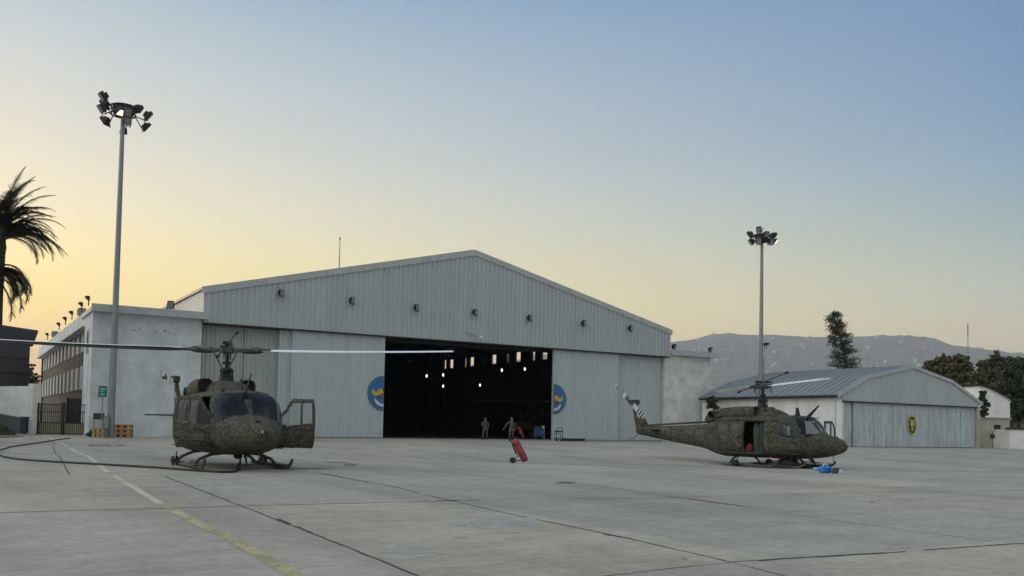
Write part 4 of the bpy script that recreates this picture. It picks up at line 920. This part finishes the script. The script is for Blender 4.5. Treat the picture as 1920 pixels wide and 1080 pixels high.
# power cable of the left machine
fw = Vector((math.cos(R(-58.5)), math.sin(R(-58.5)), 0))
q0 = h1+fw*1.9+Vector((0,0,.5)); cp = [q0, q0+Vector((.05,-.1,-.35))]
for x, y in [(447,872),(444,884),(425,887),(380,885),(300,879),(200,873),(110,868),(40,863),(5,857),(-8,850),(10,842),(60,833),(105,826),(131,822)]:
    g_ = gp(x, y); cp.append(Vector((g_.x, g_.y, gz(g_.y)+.035)))
sm = []
for i in range(len(cp)-1):
    p0, p1, p2, p3 = cp[max(0, i-1)], cp[i], cp[i+1], cp[min(len(cp)-1, i+2)]
    for k in range(6):
        t = k/6; sm.append(.5*((2*p1)+(p2-p0)*t+(2*p0-5*p1+4*p2-p3)*t*t+(3*p1-p0-3*p2+p3)*t**3))
sm.append(cp[-1])
for v_ in sm[12:]: v_.z = max(v_.z, gz(v_.y)+.032)
tag(MB().tube(sm, .032, 8).build('power_cable', M['black']), 'thick black cable looping over the concrete from the left helicopter', 'cable')
# ------------------------------------------------------------------ wheeled fire extinguisher
def extinguisher(loc, rz, label, tilt=30, grp=None):
    r_ = empty('wheeled_extinguisher', label, 'fire extinguisher', loc, rz, grp)
    T = Matrix.Translation((.0,0,.12)) @ Matrix.Rotation(R(-tilt), 4, 'Y')
    mb = MB(); mb.tube([T @ Vector((0,0,z_)) for z_ in (0,.03,.10,.92,1.0,1.05)], [.10,.14,.155,.155,.11,.05], 18); mb.build('cylinder', M['red'], r_)
    mb = MB()
    for z_ in (.28,.78): mb.tube([T @ Vector((0,0,z_)), T @ Vector((0,0,z_+.03))], .160, 18)
    mb.tube([T @ Vector((0,0,1.05)), T @ Vector((0,0,1.14))], .035, 8); mb.tube([T @ Vector((0,0,-.02)), T @ Vector((0,0,.03))], .12, 14); mb.build('band', M['black'], r_)
    mb = MB(); mb.tube([T @ Vector((-.17,0,1.15)), T @ Vector((-.2,0,.3)), (-.55,0,.13)], .02, 6); mb.tube([T @ Vector((-.18,-.12,.95)), (-.42,0,.42)], .03, 6); mb.tube([T @ Vector((-.17,-.15,1.2)), T @ Vector((-.17,.15,1.2))], .02, 6); mb.tube([(-.1,0,.13),(-.6,0,.13)], .018, 6)
    mb.build('cart_frame', M['dark'], r_)
    for s_ in (-1, 1):
        mb = MB(); mb.tube([(-.55,s_*.12-.03,.13),(-.55,s_*.12+.03,.13)], .13, 16); mb.build('wheel', M['black'], r_)
    return r_
p = gp(985, 869); extinguisher((p.x, p.y, p.z), 0.05, 'red wheeled fire extinguisher leaning back, alone on the open concrete', 28)
p = at(981, 824, 80.5); extinguisher((p.x, p.y, gz(80)+.02), 0.1, 'dim red wheeled fire extinguisher just inside the dark hangar doorway', 24)
# ------------------------------------------------------------------ things at the hangar doorway
p = at(1009, 825, 79.5)
r_ = empty('blue_cart', 'dark blue machine on wheels just inside the right door edge', 'cart', (p.x, p.y, gz(80)+.02), .2)
mb = MB(); mb.bbox((0,0,.62), (.95,.6,.75)); mb.bbox((-.1,0,1.08), (.5,.4,.2)); mb.build('body', M['bluedark'], r_)
mb = MB(); mb.bbox((.28,-.31,.62), (.2,.03,.3)); mb.build('panel', M['bluepanel'], r_)
for a in (-.32,.32):
    for b in (-.26,.26):
        mb = MB(); mb.tube([(a,b-.04,.14),(a,b+.04,.14)], .13, 12); mb.build('wheel', M['black'], r_)
p = at(1018, 824, 80)
r_ = empty('folded_board', 'pale narrow board standing right of the blue machine', 'board', (p.x, p.y, gz(80)+.02), .3)
mb = MB(); mb.bbox((0,0,.62), (.26,.06,1.2)); mb.build('board', M['beige'], r_); mb = MB(); mb.bbox((0,.1,.03), (.3,.3,.05)); mb.build('foot', M['steel'], r_)
p = at(1049, 827, 75.2)
r_ = empty('tool_trolley', 'small dark trolley with a handle against the right hangar door', 'trolley', (p.x, p.y, gz(75)), AX)
mb = MB(); mb.tube([(-.3,0,.1),(-.3,0,.95),(-.15,0,1.1),(.2,0,1.1),(.3,0,.95),(.3,0,.1)], .03, 6); mb.tube([(-.3,.3,.1),(-.3,.3,.6),(.3,.3,.6),(.3,.3,.1)], .03, 6); mb.build('frame', M['dark'], r_)
mb = MB(); mb.bbox((0,.15,.22), (.6,.4,.08)); mb.bbox((0,.15,.8), (.58,.3,.16)); mb.build('shelf', mat('trolley_green', (.02,.06,.045), .5), r_)
for a in (-.25,.25):
    mb = MB(); mb.tube([(a,-.03,.08),(a,.03,.08)], .08, 10); mb.build('wheel', M['black'], r_)
p = at(1075, 828, 75.8)
r_ = empty('plank_pile', 'low pile of dark planks lying along the right hangar door', 'planks', (p.x, p.y, gz(75)), AX)
rp = random.Random(5)
for k in range(7):
    mb = MB(); a = -.95+rp.uniform(-.2,.15); mb.box(a, a+rp.uniform(1.5,2.0), -.25+(k % 4)*.14, -.13+(k % 4)*.14, .02+(k//4)*.12, .12+(k//4)*.12); mb.build('plank', M['bark'] if k % 2 else M['dark'], r_)
# helicopter rotor glimpsed in the hall: second machine parked inside, simple but whole
# ------------------------------------------------------------------ people
def person(label, loc, rz, J, cap=True):
    """J: joint positions; one skinned continuous body, converted to a mesh"""
    v_, e_, r_ = [], [], []
    def add_(p, par, rad):
        v_.append(Vector(p)); r_.append(rad)
        if par is not None: e_.append((par, len(v_)-1))
        return len(v_)-1
    pel = add_(J['pelvis'], None, (.155,.12)); sp_ = add_(Vector(J['pelvis']).lerp(Vector(J['chest']), .5), pel, (.14,.11)); ch = add_(J['chest'], sp_, (.175,.12)); nk = add_(J['neck'], ch, (.065,.065))
    hd = Vector(J['head']); jaw = add_(hd+Vector((0,-.02,-.07)), nk, (.065,.075)); sk_ = add_(hd+Vector((0,0,.03)), jaw, (.083,.10)); tp = add_(hd+Vector((0,.01,.10)), sk_, (.05,.06))
    add_(hd+Vector((0,-.125,-.01)), sk_, (.012,.014))
    for s_ in (-1, 1): add_(hd+Vector((s_*.09,.01,0)), sk_, (.012,.02))
    for s_, k in ((-1,'L'), (1,'R')):
        sh_ = add_(J['sh'+k], ch, (.075,.07)); el = add_(J['el'+k], sh_, (.052,.052)); wr = add_(J['wr'+k], el, (.034,.034))
        d = (Vector(J['wr'+k])-Vector(J['el'+k])).normalized(); pm = add_(Vector(J['wr'+k])+d*.06, wr, (.036,.022))
        sd2 = d.cross(Vector((0,1,0))); sd2 = sd2.normalized() if sd2.length > .1 else Vector((1,0,0)); fwd_ = sd2.cross(d).normalized()
        for q, ln in enumerate((.065,.078,.074,.058)):
            o_ = fwd_*(-.027+.018*q); k1 = add_(v_[pm]+o_+d*.035, pm, (.0095,.0095)); k2 = add_(v_[k1]+d*ln*.5+sd2*.008, k1, (.0085,.0085)); add_(v_[k2]+d*ln*.4+sd2*.02, k2, (.0075,.0075))
        t1 = add_(v_[wr]+d*.025+fwd_*-.035, wr, (.012,.012)); add_(v_[t1]+d*.045+fwd_*-.018, t1, (.009,.009))
        hp = add_(J['hp'+k], pel, (.10,.10)); kn = add_(J['kn'+k], hp, (.066,.066)); an = add_(J['an'+k], kn, (.046,.05)); hl = add_(Vector(J['an'+k])+Vector((0,0,-.055)), an, (.045,.045)); add_(v_[hl]+Vector(J['toe'+k]), hl, (.042,.03))
    me = bpy.data.meshes.new('tmp_skel'); me.from_pydata([tuple(p) for p in v_], e_, []); o = bpy.data.objects.new('tmp_skel', me); link(o)
    sk = o.modifiers.new('s', 'SKIN'); sk.use_smooth_shade = True
    for i, rr in enumerate(r_): me.skin_vertices[0].data[i].radius = rr
    me.skin_vertices[0].data[0].use_root = True
    ss = o.modifiers.new('ss', 'SUBSURF'); ss.levels = 1; ss.render_levels = 1
    dg = bpy.context.evaluated_depsgraph_get(); bm_ = bpy.data.meshes.new_from_object(o.evaluated_get(dg)); bpy.data.objects.remove(o)
    bm_.materials.clear()
    for m_ in ('uniform','skin','boots','hair'): bm_.materials.append(M[m_])
    hz = J['head'][2]; wl = [Vector(J['wrL']), Vector(J['wrR'])]; an_ = [Vector(J['anL']), Vector(J['anR'])]
    for p_ in bm_.polygons:
        c = p_.center; mi = 0
        if c.z > hz-.13: mi = 1
        if c.z > hz+.05 or (c.z > hz-.03 and c.y > J['head'][1]+.03): mi = 3
        if any((c-w).length < .17 and c.z < w.z+.02 for w in wl): mi = 1
        if any((c-a).length < .26 and c.z < a.z+.12 for a in an_): mi = 2
        p_.material_index = mi; p_.use_smooth = True
    b = bpy.data.objects.new('person', bm_); link(b); b.location = loc; b.rotation_euler = (0, 0, rz); tag(b, label, 'person', 'men in uniform at the hangar door')
    hc = J['head']; mb = MB(); mb.tube([(hc[0],hc[1]+.005,hz+.055),(hc[0],hc[1]+.01,hz+.115),(hc[0],hc[1]+.015,hz+.145)], [.108,.10,.05], 14); mb.add([(hc[0]-.07,hc[1]-.08,hz+.065),(hc[0]+.07,hc[1]-.08,hz+.065),(hc[0]+.05,hc[1]-.17,hz+.055),(hc[0]-.05,hc[1]-.17,hz+.055)], [(0,1,2,3)])
    mb.build('cap', M['uniform'], b)
    return b
p = at(909, 828, 71.5)
person('man in drab uniform standing with one hand raised to his chest before the doorway', (p.x, p.y, gz(71)), R(8),
    dict(pelvis=(0,0,.98), chest=(0,-.01,1.34), neck=(0,0,1.53), head=(.02,-.02,1.66), shL=(-.21,0,1.44), elL=(-.30,-.04,1.18), wrL=(-.17,-.24,1.20), shR=(.21,0,1.44), elR=(.27,-.02,1.15), wrR=(.20,-.20,1.02),
         hpL=(-.10,0,.92), knL=(-.15,-.02,.52), anL=(-.19,0,.12), hpR=(.10,0,.92), knR=(.14,-.02,.52), anR=(.17,.0,.12), toeL=(-.05,-.15,-.03), toeR=(.05,-.15,-.03)))
p = at(958, 833, 66)
person('man in drab uniform striding out of the hangar with one arm swung wide', (p.x, p.y, gz(66)), R(5),
    dict(pelvis=(0,0,1.0), chest=(.02,-.03,1.36), neck=(.02,-.03,1.56), head=(.03,-.05,1.69), shL=(-.20,-.02,1.46), elL=(-.40,-.05,1.22), wrL=(-.54,-.12,.99), shR=(.23,-.02,1.46), elR=(.30,.06,1.2), wrR=(.26,-.04,.96),
         hpL=(-.10,0,.94), knL=(-.12,-.20,.58), anL=(-.14,-.12,.16), hpR=(.10,0,.94), knR=(.12,.02,.52), anR=(.12,.24,.20), toeL=(0,-.16,.0), toeR=(0,-.13,-.09)))
# ------------------------------------------------------------------ trees
def leafquad(mb, c, s_, rg_, mi=0):
    a = Vector((rg_.gauss(0,1), rg_.gauss(0,1), rg_.gauss(0,1))).normalized(); b = a.orthogonal().normalized(); b.rotate(Matrix.Rotation(rg_.uniform(0,6.28), 3, a)); w = a.cross(b)
    mb.add([c-b*s_-w*s_*.5, c+b*s_-w*s_*.35, c+b*s_*.8+w*s_*.5, c-b*s_*.8+w*s_*.45], [(0,1,2,3)], mi)
def tree(label, x, ybase_z, Y, blobs, trunk, leaf, seed, dens=1.0, ls=.22, name='leafy_tree', grp='trees beyond the small hangar'):
    """blobs: (px, py, r_m) crown lobes"""
    rg_ = random.Random(seed); base = at(x, 800, Y); base.z = 0
    r_ = empty(name, label, 'tree', base, 0, grp)
    mb = MB(); lobes = []
    for bx, by, br in blobs: br *= .88 if Y > 100 else 1; q = at(bx, by, Y)-base; q.y += rg_.uniform(-1, 1)*br*.6; lobes.append((q, br))
    hi = max(q.z for q, b in lobes); lo = min(q.z for q, b in lobes)
    mb.tube([(0,0,-.2),(rg_.uniform(-.2,.2),0,lo*.6),(lobes[0][0].x*.4, 0, lo)], [trunk, trunk*.8, trunk*.6], 8)
    for q, b in lobes: mb.tube([Vector((lobes[0][0].x*.3, 0, lo*.75)), Vector((q.x*.6, q.y*.5, (lo+q.z)*.48)), q], [trunk*.45, trunk*.3, .04], 6)
    mb.build('trunk', M['bark'], r_)
    mb = MB()
    for q, b in lobes:
        nb = int(16*b*b*dens)+8
        for _ in range(nb):
            d = Vector((rg_.gauss(0,1), rg_.gauss(0,1), rg_.gauss(0,1))).normalized()*b*rg_.uniform(.35,1.08); d.z *= .85; cc = q+d; cr = rg_.uniform(.25,.6)*min(1.1, b*.45)
            for _ in range(26): leafquad(mb, cc+Vector((rg_.gauss(0,.5), rg_.gauss(0,.5), rg_.gauss(0,.4)))*cr, ls*rg_.uniform(.6,1.3), rg_)
    mb.build('crown', M[leaf], r_, fix=False)
    return r_
tree('broad dark olive tree rising behind the small hangar gable, left of the thin mast', 1790, 0, 112, [(1770,695,1.9),(1750,690,1.2),(1795,690,2.2),(1815,715,2.0),(1835,735,2.0),(1850,750,1.6),(1785,715,2.2),(1800,678,1.2),(1770,680,1.2),(1840,770,1.5)], .3, 'leaf_olive', 11)
tree('tall upright olive brown tree behind the white building', 1868, 0, 130, [(1862,690,2.2),(1866,675,1.4),(1875,690,1.9),(1868,710,2.3),(1858,705,1.8),(1884,690,1.7),(1868,728,2.0),(1890,682,1.2),(1880,715,2.0)], .3, 'leaf_olive', 12)
tree('dense dark green tree at the right edge above the white wall', 1912, 0, 122, [(1905,710,2.6),(1920,700,3.0),(1900,740,2.6),(1922,740,3.2),(1893,725,1.8),(1925,685,2.0),(1905,765,2.4),(1930,770,2.8),(1888,755,1.8)], .35, 'leaf_dark', 13)
tree('small dark tree squeezed between the two hangars', 1338, 0, 85, [(1336,752,.5),(1340,765,.6),(1338,785,.6),(1341,800,.6)], .10, 'leaf_dark', 14, 1.2, .16)
tree('feathery dark shrub leaning over the small hangar corner pillar', 1846, 0, 95, [(1843,748,.45),(1848,762,.45),(1844,775,.4),(1841,738,.35)], .06, 'leaf_dark', 15, .8, .18, 'shrub')
tree('low grey bush seen far away left of the hangar yard', 55, 0, 120, [(55,690,1.0),(50,700,1.2),(60,710,1.5),(56,725,1.6)], .1, 'leaf_dark', 16, .5, .14, 'shrub')
# leaning conifer
rg_ = random.Random(21); Yc = 135; b0 = at(1590, 700, Yc); t0 = at(1562, 588, Yc); base = Vector((b0.x+2.0, Yc, 0))
r_ = empty('conifer_tree', 'tall sparse conifer leaning left behind the small hangar roof', 'tree', base)
q0, q1 = b0-base, t0-base; q0.y = q1.y = 0
mb = MB(); mb.tube([(0,0,0), q0, (q0+q1)/2+Vector((.25,0,0)), q1], [.38,.24,.16,.05], 8)
tips = []
for k in range(96):
    t = (k+rg_.random())/96; c = q0.lerp(q1, t); a = rg_.uniform(0, 6.283); L_ = (1.35*(1-t)+1.15)*rg_.uniform(.65,1.12)
    if t > .80: L_ = 1.35*rg_.uniform(.6,1.0)*(1.1-(t-.80)*1.6)
    e_ = c+Vector((math.cos(a)*L_, math.sin(a)*L_, -.1*L_+rg_.uniform(.1,.5))); m_ = (c+e_)/2+Vector((0,0,-.12)); mb.tube([c, m_, e_], [.06,.045,.02], 5); tips.append((c, m_, e_))
mb.build('trunk', M['bark'], r_)
mb = MB()
for c, m_, e_ in tips:
    for k in range(11):
        t = .28+.72*k/10; q = c.lerp(m_, t*2) if t < .5 else m_.lerp(e_, t*2-1); rr = .26 if k > 5 else .16
        for _ in range(6): leafquad(mb, q+Vector((rg_.gauss(0,rr), rg_.gauss(0,rr), rg_.gauss(.08,.2))), .11, rg_)
mb.build('crown', M['leaf_dark'], r_, fix=False)
# palm at the left edge
rg_ = random.Random(31); Yp = 50; b0 = at(-6, 452, Yp); base = Vector((b0.x+.15, Yp, 0))
r_ = empty('palm_tree', 'tall date palm at the left edge with arching and hanging fronds', 'tree', base)
ct = b0-base; ct.y = 0
mb = MB(); pts = [(0,0,0),(.05,0,ct.z*.4),(.0,0,ct.z*.75)]+[(ct.x, 0, ct.z-.9),(ct.x,0,ct.z-.3),(ct.x,0,ct.z+.5)]; mb.tube(pts, [.34,.30,.30,.42,.5,.25], 14)
for k in range(160):
    a = k*2.4; z_ = ct.z-2.6+k*.018; mb.bbox((0,0,0), (.14,.2,.1), 0, Matrix.Translation((ct.x*.8+.36*math.cos(a), .36*math.sin(a), z_)) @ Matrix.Rotation(a, 4, 'Z') @ Matrix.Rotation(-.6, 4, 'Y'))
mb.build('trunk', M['bark'], r_)
fr_list = []
for k in range(92):
    fr_list.append((rg_.uniform(0, 6.283), rg_.uniform(15, 88), rg_.uniform(2.9,3.9), rg_.uniform(.2,.6), rg_.uniform(.7,1.25)))
for k in range(26):
    fr_list.append((rg_.uniform(0, 6.283), rg_.uniform(-15, 25), rg_.uniform(2.0,2.7), -1.5, 1.25))
# the arching fronds that show against the sky
for az, el, L_, z0, cv in [(-.15,58,4.0,.3,.95),(.1,46,3.9,.3,.95),(-.2,30,4.0,.1,.8),(.2,70,3.9,.4,.75),(0,80,3.8,.5,.5),(.3,76,3.7,.5,.6),(-.1,84,4.0,.5,.35),(-.3,12,2.7,-1.4,1.2),(.2,8,2.5,-1.7,1.2),(0,-5,2.7,-1.8,1.1),(.1,-25,2.6,-2.0,.9),(-.2,22,3.5,.0,1.1),(0,38,3.3,.2,1.2),(.1,-50,2.5,-2.2,.6)]:
    fr_list.append((az, el, L_, z0, cv))
for az, el, L_, z0, cv in fr_list:
    mb = MB(); p_ = Vector((ct.x+.2*math.cos(az), .2*math.sin(az), ct.z+z0)); el = R(el); spine = [p_.copy()]; n = 20
    for k in range(n):
        el -= cv*1.35/n*(.4+1.2*k/n)*1.25
        p_ = p_+Vector((math.cos(az)*math.cos(el), math.sin(az)*math.cos(el), math.sin(el)))*L_/n; spine.append(p_.copy())
    mb.tube(spine, [.045*(1-k/(n+2))+.008 for k in range(n+1)], 5)
    for k in range(3, n*3):
        t = k/3; i_ = min(n-1, int(t)); q = spine[i_].lerp(spine[i_+1], t-i_); d = (spine[i_+1]-spine[i_]).normalized(); sdv = d.cross(Vector((0,0,1))); sdv = sdv.normalized() if sdv.length > .05 else Vector((1,0,0)); up = sdv.cross(d)
        ll = .58*math.sin(math.pi*min(1, (t/n)*.85+.14))*rg_.uniform(.8,1.15)
        for s_ in (-1, 1):
            e_ = q+d*ll*.75+sdv*s_*ll*.62+up*rg_.uniform(-.05,.22)*ll-Vector((0,0,.22*ll)); w = d*.027
            mb.add([q-w, q+w, e_+w*.3, e_-w*.3], [(0,1,2,3)])
    mb.build('frond', M['palm_leaf'], r_, fix=False)
# ------------------------------------------------------------------ hills
HP = [(-1400,790,0),(200,780,0),(620,745,0),(860,690,0),(1100,655,0),(1255,641,0),(1290,638,0),(1320,631,0),(1340,626,0),(1365,624,0),(1400,628,0),(1440,627,0),(1500,631,0),(1560,632,0),(1600,631,0),(1660,628,0),(1740,633,0),(1800,650,0),(1860,656,0),(1920,663,0),(2100,672,0),(2500,712,0),(2900,770,0),(3400,850,0)]
DR = 5200.0
def ridge(px):
    for (a, b, _), (c, d, _) in zip(HP[:-1], HP[1:]):
        if px <= c: t = max(0, (px-a)/(c-a)); return b+(d-b)*t
    return HP[-1][1]
mb = MB(); cols = [(-1400+i*16) for i in range(300)]; rows = 26; vs_ = []
hillf = {}
def hillpt(px, t):
    r0 = at(px, ridge(px), DR); H_ = max(0, r0.z); az = math.atan2(r0.x, r0.y); dist0 = math.hypot(r0.x, r0.y)
    d = 2300+(dist0-2300)*t if t <= 1 else dist0+(t-1)*2600
    f = t**1.15 if t <= 1 else max(0, 1-(t-1)*.9)
    X, Y_ = d*math.sin(az), d*math.cos(az)
    nz_ = noise.fractal(Vector((X*.0011, Y_*.0011, 0)), 1.0, 2.0, 5)*95*math.sin(math.pi*min(1, max(0, t)))*(H_/500) + noise.noise(Vector((X*.012, Y_*.012, 3)))*6 + (noise.noise(Vector((X*.02, Y_*.004, 5)))*26+noise.noise(Vector((X*.05, Y_*.01, 9)))*12 if t > .5 else 0)*min(1, abs(H_)/300)
    return Vector((X, Y_, max(-2, H_*f+nz_*(1 if t < .97 else .35))))
for j in range(rows+8):
    for px in cols: vs_.append(hillpt(px, j/rows))
nc = len(cols)
mb.add(vs_, [(j*nc+i, j*nc+i+1, (j+1)*nc+i+1, (j+1)*nc+i) for j in range(rows+7) for i in range(nc-1)], 0, True)
M['hill'] = mat('hillside', (.15,.15,.125), .95, col2=(.32,.295,.28), scale=.035, detail=12, stretch=(1,1,1.5))
tag(mb.build('hills', M['hill']), kind='structure')
# pale houses scattered over the hillside
rh = random.Random(77)
HM = [mat('hill_house_white', (.60,.57,.55), .8), mat('hill_house_sand', (.48,.42,.38), .8), mat('hill_house_grey', (.40,.40,.40), .8)]
hw_mesh = []
for k in range(6):
    mb = MB(); w, d, h = rh.uniform(7,14), rh.uniform(7,11), rh.uniform(5,11); mb.box(-w/2,w/2,-d/2,d/2,-6,h); mb.box(-w/4,w/5,-d/4,d/4,h,h+1.8)
    o = mb.build('hill_house', HM[k % 3]); hw_mesh.append(o.data); bpy.data.objects.remove(o)
for k in range(290):
    px = rh.uniform(1250, 1935) if rh.random() < .9 else rh.uniform(1250, 1420); t = min(.97, max(.25, rh.gauss(.68,.2))); q = hillpt(px, t)
    if noise.noise(Vector((q.x*.003, q.y*.003, 8))) < -.12 and rh.random() < .7: continue
    o = bpy.data.objects.new('hill_house', hw_mesh[k % 6]); link(o); o.location = q; o.rotation_euler = (0, 0, rh.uniform(-.5,.5))
    tag(o, 'tiny pale house among many on the hazy hillside', 'house', 'pale houses scattered over the hazy hills')
# ------------------------------------------------------------------ haze
hz_ = MB(); hz_.box(-9100, 9100, -3050, 9100, -5, 620); ho = hz_.build('haze', None if False else M['dark'])
hm = bpy.data.materials.new('haze_air'); hm.use_nodes = True; t = hm.node_tree; t.nodes.clear(); o_ = t.nodes.new('ShaderNodeOutputMaterial'); pv_ = t.nodes.new('ShaderNodeVolumePrincipled')
pv_.inputs['Color'].default_value = (.90,.92,1.0,1); pv_.inputs['Density'].default_value = 1.15e-4; pv_.inputs['Anisotropy'].default_value = .2
t.links.new(pv_.outputs[0], o_.inputs['Volume']); ho.data.materials.clear(); ho.data.materials.append(hm); tag(ho, kind='stuff')
ho['label'] = 'pale evening haze lying over the apron and hills'; ho['category'] = 'haze'
